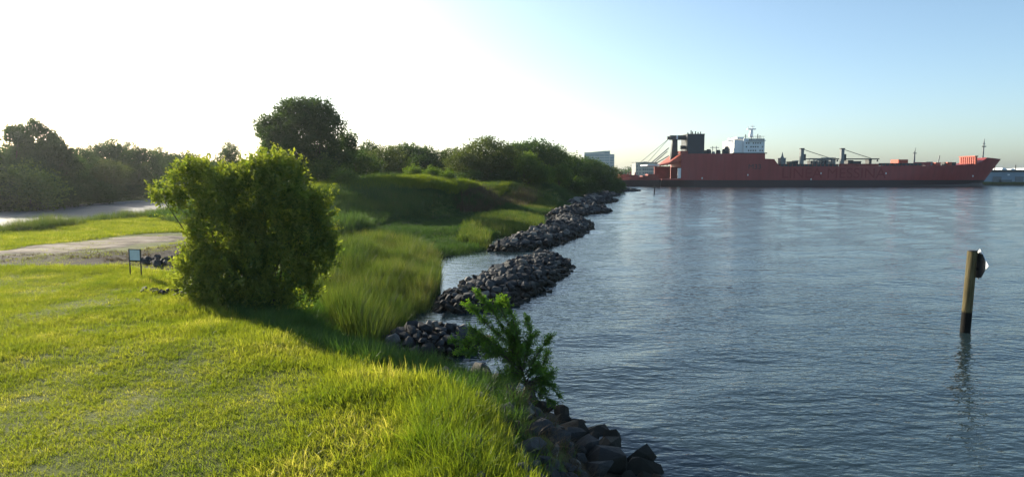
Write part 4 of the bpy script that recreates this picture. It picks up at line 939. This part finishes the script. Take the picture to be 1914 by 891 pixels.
# bridge block
bx0, bxm, bx1 = SX(1372), SX(1388), SX(1427)
br = spart(MB().box(bxm + 0.01, bx1, Yn + 1.5, Yn + 28, 20.12, 29.4), 'bridge_house', M['shipwhite'])
spart(MB().box(bx0, bxm, Yn + 3, Yn + 27, 20.12, 28.6), 'accommodation_block', M['shipwhite'], br)
spart(MB().box(bxm - 3, bx1 - 12, Yn + 5, Yn + 25, 29.42, 30.6), 'wheelhouse_roof', M['shipwhite'], br)
spart(MB().box(bxm + 2.5, bx1 + 0.4, Yn + 0.2, Yn + 29, 28.0, 28.35), 'bridge_wing', M['shipwhite'], br)
spart(MB().box(bx0 - 0.5, bx1 + 1.2, Yn + 0.15, Yn + 29, 20.125, 20.7), 'deck_edge', M['steel'], br)
for i in range(9): spart(MB().box(bxm + 3.2 + i * 1.06, bxm + 4.0 + i * 1.06, Yn + 1.4, Yn + 1.498, 28.45, 29.25), 'bridge_window', M['glass'], br)
for r_, zz in enumerate((21.6, 23.9, 26.2)):
    for i in range(8):
        if (i * 7 + r_ * 3) % 5 != 0: spart(MB().box(bxm + 1.4 + i * 1.42, bxm + 2.1 + i * 1.42, Yn + 1.4, Yn + 1.498, zz, zz + 0.85), 'porthole_window', M['glass'], br)
rl = MB()
for i in range(13): rl.box(bxm + i * 1.0, bxm + i * 1.0 + 0.12, Yn + 1.6, Yn + 1.72, 29.41, 30.7)
rl.box(bxm, bx1, Yn + 1.6, Yn + 1.7, 30.7, 30.85); spart(rl, 'roof_rail', M['steel'], br)
for dx, hh in ((2.2, 2.2), (9.8, 2.4), (11.2, 1.6), (6, 1.2)): spart(MB().tube([(bx1 - 13 + dx, Yn + 5, 29.42), (bx1 - 13 + dx, Yn + 5, 30 + hh)], 0.25, 6), 'aerial', M['steel'], br)
mx_ = SX(1399, 10)
rm = MB(); rm.tube([(mx_, Yn + 10, 30.61), (mx_ + 0.5, Yn + 10, 35.5), (mx_ + 0.7, Yn + 10, 36)], [1.5, 0.9, 0.9], 8); rm.box(mx_ - 2.2, mx_ + 2.8, Yn + 9, Yn + 11, 35.4, 36.1); rm.tube([(mx_ + 1, Yn + 10, 36), (mx_ + 1, Yn + 10, 38.4)], 0.22, 5); rm.bar((mx_ - 0.6, Yn + 10, 37.4), (mx_ + 2.4, Yn + 10, 37.4), 0.3); rm.tube([(mx_ - 1.6, Yn + 10, 36), (mx_ - 1.6, Yn + 10, 37.6)], 0.15, 5)
spart(rm, 'radar_mast', M['shipwhite'], br)
tm_ = MB(); tm_.tube([(bx0 - 1.2, Yn + 8, 20.13), (bx0 - 1.2, Yn + 8, 29.5)], 0.3, 6); tm_.bar((bx0 - 3, Yn + 8, 28.2), (bx0 + 0.8, Yn + 8, 28.2), 0.5); tm_.bar((bx0 - 2.4, Yn + 8, 29.2), (bx0 + 0.4, Yn + 8, 30.6), 0.25)
spart(tm_, 'signal_mast', M['shipwhite'])
# main deck: dark strips painted for the shade of the open gallery, hatch gear, two deck cranes
spart(MB().box(SX(1455), SX(1565), Yn + 0.9, Yn + 1.3, 12.2, 13.7), 'gallery_strip', M['steel'])
spart(MB().box(SX(1566), SX(1640), Yn + 0.9, Yn + 1.3, 12.25, 13.9), 'gallery_strip', M['red'])
spart(MB().box(SX(1640.5), SX(1720), Yn + 0.9, Yn + 1.3, 12.6, 14.3), 'gallery_strip', M['steel'])
spart(MB().box(SX(1708), SX(1738), Yn + 1.6, Yn + 2, 12.9, 14.9), 'gallery_strip', M['hull'])
for i in range(38):
    x = SX(1456) + i * (SX(1735) - SX(1456)) / 37
    spart(MB().box(x, x + 0.25, Yn + 0.55, Yn + 0.85, 11.0, 13.8), 'bulwark_stay', M['red'])
for i, (px, w_, h0, h1, m) in enumerate([(1466, 3.0, 12.3, 17.6, 'grey'), (1485, 5, 12.3, 15.4, 'steel'), (1491, 2, 12.3, 16.0, 'grey'), (1523, 4, 12.3, 15.8, 'steel'), (1542, 5.5, 12.3, 16.2, 'steel'), (1559, 2.5, 12.3, 17.2, 'grey'), (1592, 3.2, 12.3, 16.2, 'steel'), (1602, 6.5, 12.3, 15.6, 'steel'), (1629, 1.6, 12.3, 16.6, 'steel'), (1740, 4, 12.8, 15.2, 'grey')]):
    x = SX(px); mb = MB().box(x - w_ / 2, x + w_ / 2, Yn + 4, Yn + 9, h0, h1); mb.box(x - w_ / 2 - 0.2, x + w_ / 2 + 0.2, Yn + 3.8, Yn + 9.2, h1 - 0.5, h1 - 0.2); spart(mb, 'deck_house', M[m])
x = SX(1466); spart(MB().tube([(x, Yn + 6, 17.61), (x, Yn + 6, 19.2), (x, Yn + 6, 21.2)], [1.1, 0.5, 0.12], 8), 'ventilator_mast', M['grey'])
hg = MB()
for px0, px1, zt in [(1513, 1558, 17.2), (1520, 1535, 16.2), (1528, 1560, 16.4), (1535, 1562, 17.6)]:
    x0, x1 = SX(px0), SX(px1)
    hg.bar((x0, Yn + 3, zt), (x1, Yn + 3, zt), 0.35)
    for i in range(6): xx = x0 + (x1 - x0) * i / 5; hg.bar((xx, Yn + 3, 12.2), (xx, Yn + 3, zt), 0.25)
    hg.bar((x0, Yn + 3, 12.4), (x0 + (x1 - x0) * 0.4, Yn + 3, zt), 0.25)
spart(hg, 'hatch_gantry', M['grey'])
for pxm, pxe in ((1500, 1570), (1575.5, 1645)):
    x, xe = SX(pxm), SX(pxe); zt = SZ(278.5); zj = SZ(297)
    cr = spart(MB().box(x - 0.95, x + 0.95, Yn + 3, Yn + 5, 12.1, zt), 'deck_crane', M['grey'])
    spart(MB().box(x - 1.25, x + 1.2, Yn + 2.8, Yn + 5.2, zt + 0.01, zt + 0.6), 'crane_head', M['steel'], cr); spart(MB().box(x + 0.96, x + 2.2, Yn + 3, Yn + 5, zj - 1, zj + 3), 'crane_cab', M['steel'], cr)
    spart(MB().box(x + 2.21, xe, Yn + 3.4, Yn + 4.6, zj - 0.35, zj + 0.35), 'crane_jib', M['steel'], cr)
    mb = MB(); mb.tube([(x + 1, Yn + 4, zt - 0.2), (x + (xe - x) * 0.5, Yn + 4, zj + (zt - zj) * 0.4), (xe - 5, Yn + 4, zj + 0.4)], 0.2, 4); spart(mb, 'crane_cable', M['steel'], cr)
    spart(MB().tube([(xe - 1, Yn + 4, zj - 0.36), (xe - 1, Yn + 4, zj - 1.6)], [0.2, 0.7], 6), 'crane_hook', M['steel'], cr)
# fore part
def small_block(px0, px1, z0, z1, m, name, y0=3, y1=20):
    mb = MB().box(SX(px0), SX(px1), Yn + y0, Yn + y1, z0, z1); n = max(2, int((SX(px1) - SX(px0)) / 1.3))
    for i in range(n): x = SX(px0) + (SX(px1) - SX(px0)) * (i + 0.3) / n; mb.box(x, x + 0.25, Yn + y0 - 0.4, Yn + y0 - 0.002, z0, z1 - 0.2)
    return spart(mb, name, m)
small_block(1680, 1698, 12.6, 16.6, M['orange'], 'fore_house', 3, 12)
fm = MB(); fm.tube([(SX(1704, 8), Yn + 8, 12.8), (SX(1704.5, 8), Yn + 8, 22.0)], [0.7, 0.35], 7); fm.bar((SX(1701, 8), Yn + 8, 20.6), (SX(1708, 8), Yn + 8, 20.6), 0.5); fm.tube([(SX(1705, 8), Yn + 8, 22), (SX(1706, 8), Yn + 8, 24)], 0.15, 5)
spart(fm, 'fore_light_mast', M['grey'])
spart(MB().bar((SX(1759), Yn + 6, 13), (SX(1762), Yn + 6, 19.2), 0.5), 'davit', M['grey'])
for px0, px1, z1, m in [(1745, 1751, 14.6, 'red'), (1754, 1763, 14.8, 'orange'), (1770, 1772, 15, 'steel'), (1776, 1784, 15.0, 'orange'), (1784.2, 1792, 14.9, 'steel')]: small_block(px0, px1, 12.9, z1, M[m], 'deck_winch', 5, 10)
mbp = MB(); X0, X1 = SX(1793), SX(1826)
bk = small_block(1823, 1827, 13.4, 18.3, M['orange'], 'wave_breaker', 3.0, 18)
spart(MB().box(SX(1822), SX(1828), Yn + 2.6, Yn + 18.4, 18.31, 18.9), 'breaker_rail', M['orange'], bk)
for k_ in range(7): spart(MB().box(SX(1822), SX(1823) - 0.02, Yn + 4 + k_ * 2.0, Yn + 4.5 + k_ * 2.0, 13.2, 18.2), 'breaker_rib', M['red'], bk)
mm = MB(); mm.tube([(SX(1834 - 3, 12), Yn + 12, 14.5), (SX(1835 - 3, 12), Yn + 12, 28.0)], [0.55, 0.35], 7); mm.bar((SX(1831 - 3, 12), Yn + 12, 25.0), (SX(1839 - 3, 12), Yn + 12, 25.0), 0.6); mm.tube([(SX(1835.3 - 3, 12), Yn + 12, 28), (SX(1835.6 - 3, 12), Yn + 12, 29.8)], 0.2, 5); mm.bar((SX(1833 - 3, 12), Yn + 12, 26.6), (SX(1837.5 - 3, 12), Yn + 12, 26.6), 0.3)
spart(mm, 'bow_mast', M['grey'])
# draught marks, lettering
for px, py in ((1532, 324), (1653, 324), (1514, 335), (1396, 327), (1311, 333), (1820, 329)):
    spart(MB().box(SX(px) - 0.3, SX(px) + 0.3, Yn - 0.06 + (2.5 if px > 1800 else 0), Yn - 0.01 + (2.5 if px > 1800 else 0), SZ(py) - 0.5, SZ(py) + 0.5), 'hull_mark', M['shipwhite'])
def lettering(txt, px0, px1, py0, py1, m, name, parent, bold=0.0):
    cu = bpy.data.curves.new('letters', 'FONT'); cu.body = txt; cu.size = 1; cu.extrude = 0.004; cu.offset = bold
    t = bpy.data.objects.new('letters', cu); COL.objects.link(t); bpy.context.view_layer.update()
    me = bpy.data.meshes.new_from_object(t.evaluated_get(bpy.context.evaluated_depsgraph_get())); bpy.data.objects.remove(t); bpy.data.curves.remove(cu)
    v = np.array([w.co for w in me.vertices]); lo, hi = v.min(0), v.max(0); x0, x1, z0, z1 = SX(px0), SX(px1), SZ(py1), SZ(py0)
    u = np.column_stack([x0 + (v[:, 0] - lo[0]) / (hi[0] - lo[0]) * (x1 - x0), Yn - 0.03 - v[:, 2] * 2, z0 + (v[:, 1] - lo[1]) / (hi[1] - lo[1]) * (z1 - z0)]) - SO
    for i, w in enumerate(me.vertices): w.co = u[i]
    me.materials.clear(); me.materials.append(m); return obj(name, me, parent)
lettering('LINEA MESSINA', 1460, 1653, 314, 333, M['letter'], 'hull_lettering', hull, 0.0)
lettering('M33', 1397, 1420, 307, 316, M['letter_dark'], 'hull_number', hull, 0.0)

# low red barge behind the stern
bgx = thing('red_barge', 'low red barge with orange deck gear lying astern of the big ship', 'barge', (SX(1200), YS + 12, 0)); BO = np.array([SX(1200), YS + 12, 0.0])
def bpart(mb, name, m):
    mb.v = [tuple(np.array(v) - BO) for v in mb.v]; return mb.build(name, m, bgx)
x0, x1 = SX(1152), SX(1240)
mb = MB(); mb.add([(x0 + 4, Yn + 4, -1), (x1, Yn + 4, -1), (x1, Yn + 22, -1), (x0 + 4, Yn + 22, -1), (x0, Yn + 3, 3.4), (x1, Yn + 3, 4.4), (x1, Yn + 23, 4.4), (x0, Yn + 23, 3.4)], [(3, 2, 1, 0), (4, 5, 6, 7), (0, 1, 5, 4), (1, 2, 6, 5), (2, 3, 7, 6), (3, 0, 4, 7)])
bpart(mb, 'hull', M['hull'])
mb = MB(); mb.add([(x0 - 6, Yn + 5, 1.2), (SX(1182), Yn + 5, 4.6), (SX(1182), Yn + 18, 4.6), (x0 - 6, Yn + 18, 1.2), (x0 - 6, Yn + 5, 2.0), (SX(1182), Yn + 5, 5.6), (SX(1182), Yn + 18, 5.6), (x0 - 6, Yn + 18, 2.0)], [(3, 2, 1, 0), (4, 5, 6, 7), (0, 1, 5, 4), (1, 2, 6, 5), (2, 3, 7, 6), (3, 0, 4, 7)])
bpart(mb, 'ramp', M['orange'])
for px0, px1, z1, m in [(1162, 1180, 7.2, 'orange'), (1181.5, 1197, 7.0, 'red'), (1197.5, 1210, 5.8, 'red'), (1215, 1236, 7.6, 'red'), (1205, 1220, 6.6, 'red')]:
    mb = MB().box(SX(px0), SX(px1), Yn + 8, Yn + 18, 3.6, z1); mb.box(SX(px0) - 0.2, SX(px1) + 0.2, Yn + 7.8, Yn + 18.2, z1 - 0.4, z1 - 0.1); bpart(mb, 'deck_house', M[m])
for px, z1 in ((1164, 9.0), (1177, 8.4), (1182, 9.4), (1191, 8.6), (1171, 7.9)): bpart(MB().tube([(SX(px), Yn + 9, 7.21 if px < 1180 else 7.01), (SX(px), Yn + 9, z1)], [0.5, 0.3], 6), 'bollard', M['red'])

# ------------------------------------------------------------------ far shore: buildings, quay shed, trees
M['bglass'] = paint('tower_glass', (0.2, 0.29, 0.33), 0.25, 0.1, 0.05, spec=0.6); M['bframe'] = paint('tower_frame', (0.36, 0.42, 0.44), 0.6, 0.1, 0.05)
M['bconc'] = paint('pale_block', (0.38, 0.38, 0.35), 0.8, 0.12, 0.05); M['bdark'] = paint('block_window', (0.09, 0.12, 0.14), 0.3, 0.1, 0.05); M['shed'] = paint('shed_metal', (0.2, 0.27, 0.32), 0.6, 0.12, 0.08); M['roofdark'] = paint('shed_roof', (0.05, 0.055, 0.05), 0.8, 0.2, 0.1)
def on_ground(px, Y): x = W(px, 327, Y)[0]; return np.array([x, Y, hz(x, Y)])
Yt = 850; kx = lambda px: (px - 957) * Yt / F_PX; kz = lambda py: W(1120, py, Yt)[2]
o = on_ground(1118, Yt); tower = thing('office_tower', 'pale blue glass office block with a stepped curved roof rising beyond the wooded point', 'building', tuple(o))
def tpart(mb, name, m, par, org): mb.v = [tuple(np.array(v) - org) for v in mb.v]; return mb.build(name, m, par)
x0, x1, x2 = kx(1091), kx(1139), kx(1148); z0 = o[2] - 1
zt = [kz(285), kz(284.5), kz(283.5), kz(282.3), kz(281.8)]; xt = np.linspace(x0, x1, 5)
mb = MB(); V = [(x, y, z0) for y in (Yt, Yt + 30) for x in xt] + [(x, y, z) for y in (Yt, Yt + 30) for x, z in zip(xt, zt)]
F = []
for i in range(4): F += [(i, i + 1, 11 + i, 10 + i), (6 + i, 5 + i, 15 + i, 16 + i), (10 + i, 11 + i, 16 + i, 15 + i)]
F += [(0, 10, 15, 5), (4, 9, 19, 14)]
wall = tpart(mb.add(V, F), 'wall', M['bframe'], tower, o)
wing = tpart(MB().box(x1 + 0.02, x2, Yt + 4, Yt + 28, z0, kz(288)), 'side_wing', M['bframe'], tower, o)
for f in range(10):
    zz = 5 + f * 3.1
    for i in range(5):
        a, c = x0 + 0.6 + i * (x1 - x0 - 1.2) / 5, x0 + 0.6 + (i + 1) * (x1 - x0 - 1.2) / 5 - 0.4
        if zz + 2.2 < np.interp((a + c) / 2, xt, zt) - 1: tpart(MB().box(a, c, Yt - 0.15, Yt - 0.01, zz, zz + 2.1), 'window_band', M['bglass'], tower, o)
    if zz + 2.2 < kz(289): tpart(MB().box(x1 + 0.6, x2 - 0.5, Yt + 3.85, Yt + 3.99, zz, zz + 2.1), 'window_band', M['bglass'], tower, o)
Y2 = 760; kx = lambda px: (px - 957) * Y2 / F_PX; kz = lambda py: W(1210, py, Y2)[2]
o = on_ground(1207, Y2); blk = thing('hotel_block', 'low beige block with dark window rows seen behind the red barge', 'building', tuple(o))
x0, xm, x1 = kx(1187), kx(1199), kx(1228)
tpart(MB().box(x0, xm, Y2, Y2 + 25, o[2] - 1, kz(304)), 'wall', M['bconc'], blk, o); tpart(MB().box(xm + 0.02, x1, Y2 + 1, Y2 + 25, o[2] - 1, kz(304.4)), 'wall', M['bconc'], blk, o)
tpart(MB().box(x0 - 0.3, x1 + 0.3, Y2 - 0.4, Y2 + 25.4, kz(303.9), kz(303.1)), 'roof', M['bdark'], blk, o); tpart(MB().box(kx(1204), kx(1211), Y2 + 8, Y2 + 14, kz(303), kz(302)), 'roof_plant', M['bdark'], blk, o)
for f in range(4):
    for i in range(7):
        a = xm + 0.8 + i * (x1 - xm - 1) / 7; zz = 4 + f * 3.9; tpart(MB().box(a, a + 1.7, Y2 + 0.85, Y2 + 0.98, zz, zz + 2.2), 'window', M['bdark'], blk, o)
    for i in range(2): a = x0 + 1.2 + i * 3; zz = 4 + f * 3.9; tpart(MB().box(a, a + 1.2, Y2 - 0.15, Y2 - 0.01, zz, zz + 1.8), 'window', M['bdark'], blk, o)
Y3 = 488; kx = lambda px: (px - 957) * Y3 / F_PX; kz = lambda py: W(1880, py, Y3)[2]
o = on_ground(1900, Y3 + 8); o[1] = Y3 + 8; o[2] = hz(o[0], o[1]); shed = thing('quay_shed', 'long blue-grey quay shed with a dark roof edge beyond the bow of the red ship', 'building', tuple(o))
x0, x1 = kx(1832), kx(2010)
tpart(MB().box(x0, x1, Y3, Y3 + 40, 0.3, kz(321.5)), 'wall', M['shed'], shed, o); tpart(MB().box(x0 - 0.5, x1, Y3 - 0.6, Y3 + 41, kz(321.4), kz(317.5)), 'roof_edge', M['roofdark'], shed, o)
tpart(MB().box(x0, x1, Y3 - 0.5, Y3 - 0.02, -0.8, 1.4), 'quay_wall', M['roofdark'], shed, o)
for px0, px1, py in ((1852, 1868, 330), (1894, 1909, 330), (1930, 1950, 330), (1864, 1888, 336)): tpart(MB().box(kx(px0), kx(px1), Y3 - 0.25, Y3 - 0.03, 1.45, kz(py)), 'loading_door', M['bdark'], shed, o)
for px0, px1, py in ((1876, 1886, 313.5), (1893, 1902, 315), (1920, 1940, 314)):
    mb = MB(); a, c = kx(px0), kx(px1); zb, ztp = kz(317.4), kz(py); mb.add([(a, Y3 + 4, zb), (c, Y3 + 4, zb), (c, Y3 + 20, zb), (a, Y3 + 20, zb), (a + 1, Y3 + 5, ztp), (c - 1, Y3 + 5, ztp), (c - 1, Y3 + 19, ztp), (a + 1, Y3 + 19, ztp)], [(3, 2, 1, 0), (4, 5, 6, 7), (0, 1, 5, 4), (1, 2, 6, 5), (2, 3, 7, 6), (3, 0, 4, 7)]); tpart(mb, 'skylight', M['shipwhite'], shed, o)
tpart(MB().box(kx(1879), kx(1883), Y3 - 0.3, Y3 - 0.04, kz(328), kz(325.5)), 'floodlight', M['shipwhite'], shed, o)
for px, py in ((1866, 309.5), (1905, 308)): tpart(MB().tube([(kx(px), Y3 + 6, kz(317.4)), (kx(px), Y3 + 6, kz(py))], 0.3, 5), 'roof_vent', M['roofdark'], shed, o)
# distant wooded shoreline, one mass
g = np.random.default_rng(77); fl = []
for i in range(260):
    x = g.uniform(-350, 380); y = g.uniform(900, 1000); r = g.uniform(5, 9); fl.append((x, y, 2.3 + r * g.uniform(0.4, 1.0), r * 1.3, r, r * 0.8))
V1, F1 = crown(g, np.array(fl), 9000, 6, 2.5, 1.4, 2.4, shell=0.6)
tag(obj('distant_woodland', mesh_np('distant_woodland', V1, F1, M['tree_leaf'])), 'hazy strip of distant trees along the far shore behind the ship', 'woodland', kind='stuff')

# ------------------------------------------------------------------ haze
hzm = bpy.data.materials.new('haze'); hzm.use_nodes = True; nt = hzm.node_tree; nt.nodes.clear()
out = nt.nodes.new('ShaderNodeOutputMaterial'); pv = nt.nodes.new('ShaderNodeVolumePrincipled')
pv.inputs['Color'].default_value = (0.86, 0.92, 1.0, 1); pv.inputs['Density'].default_value = 0.0001; pv.inputs['Anisotropy'].default_value = 0.78
nt.links.new(pv.outputs[0], out.inputs['Volume'])
tag(MB().box(-3600, 3600, -70, 5100, -3, 50).build('haze', hzm), 'thin pale morning haze over the water and the wood', 'haze', kind='stuff')
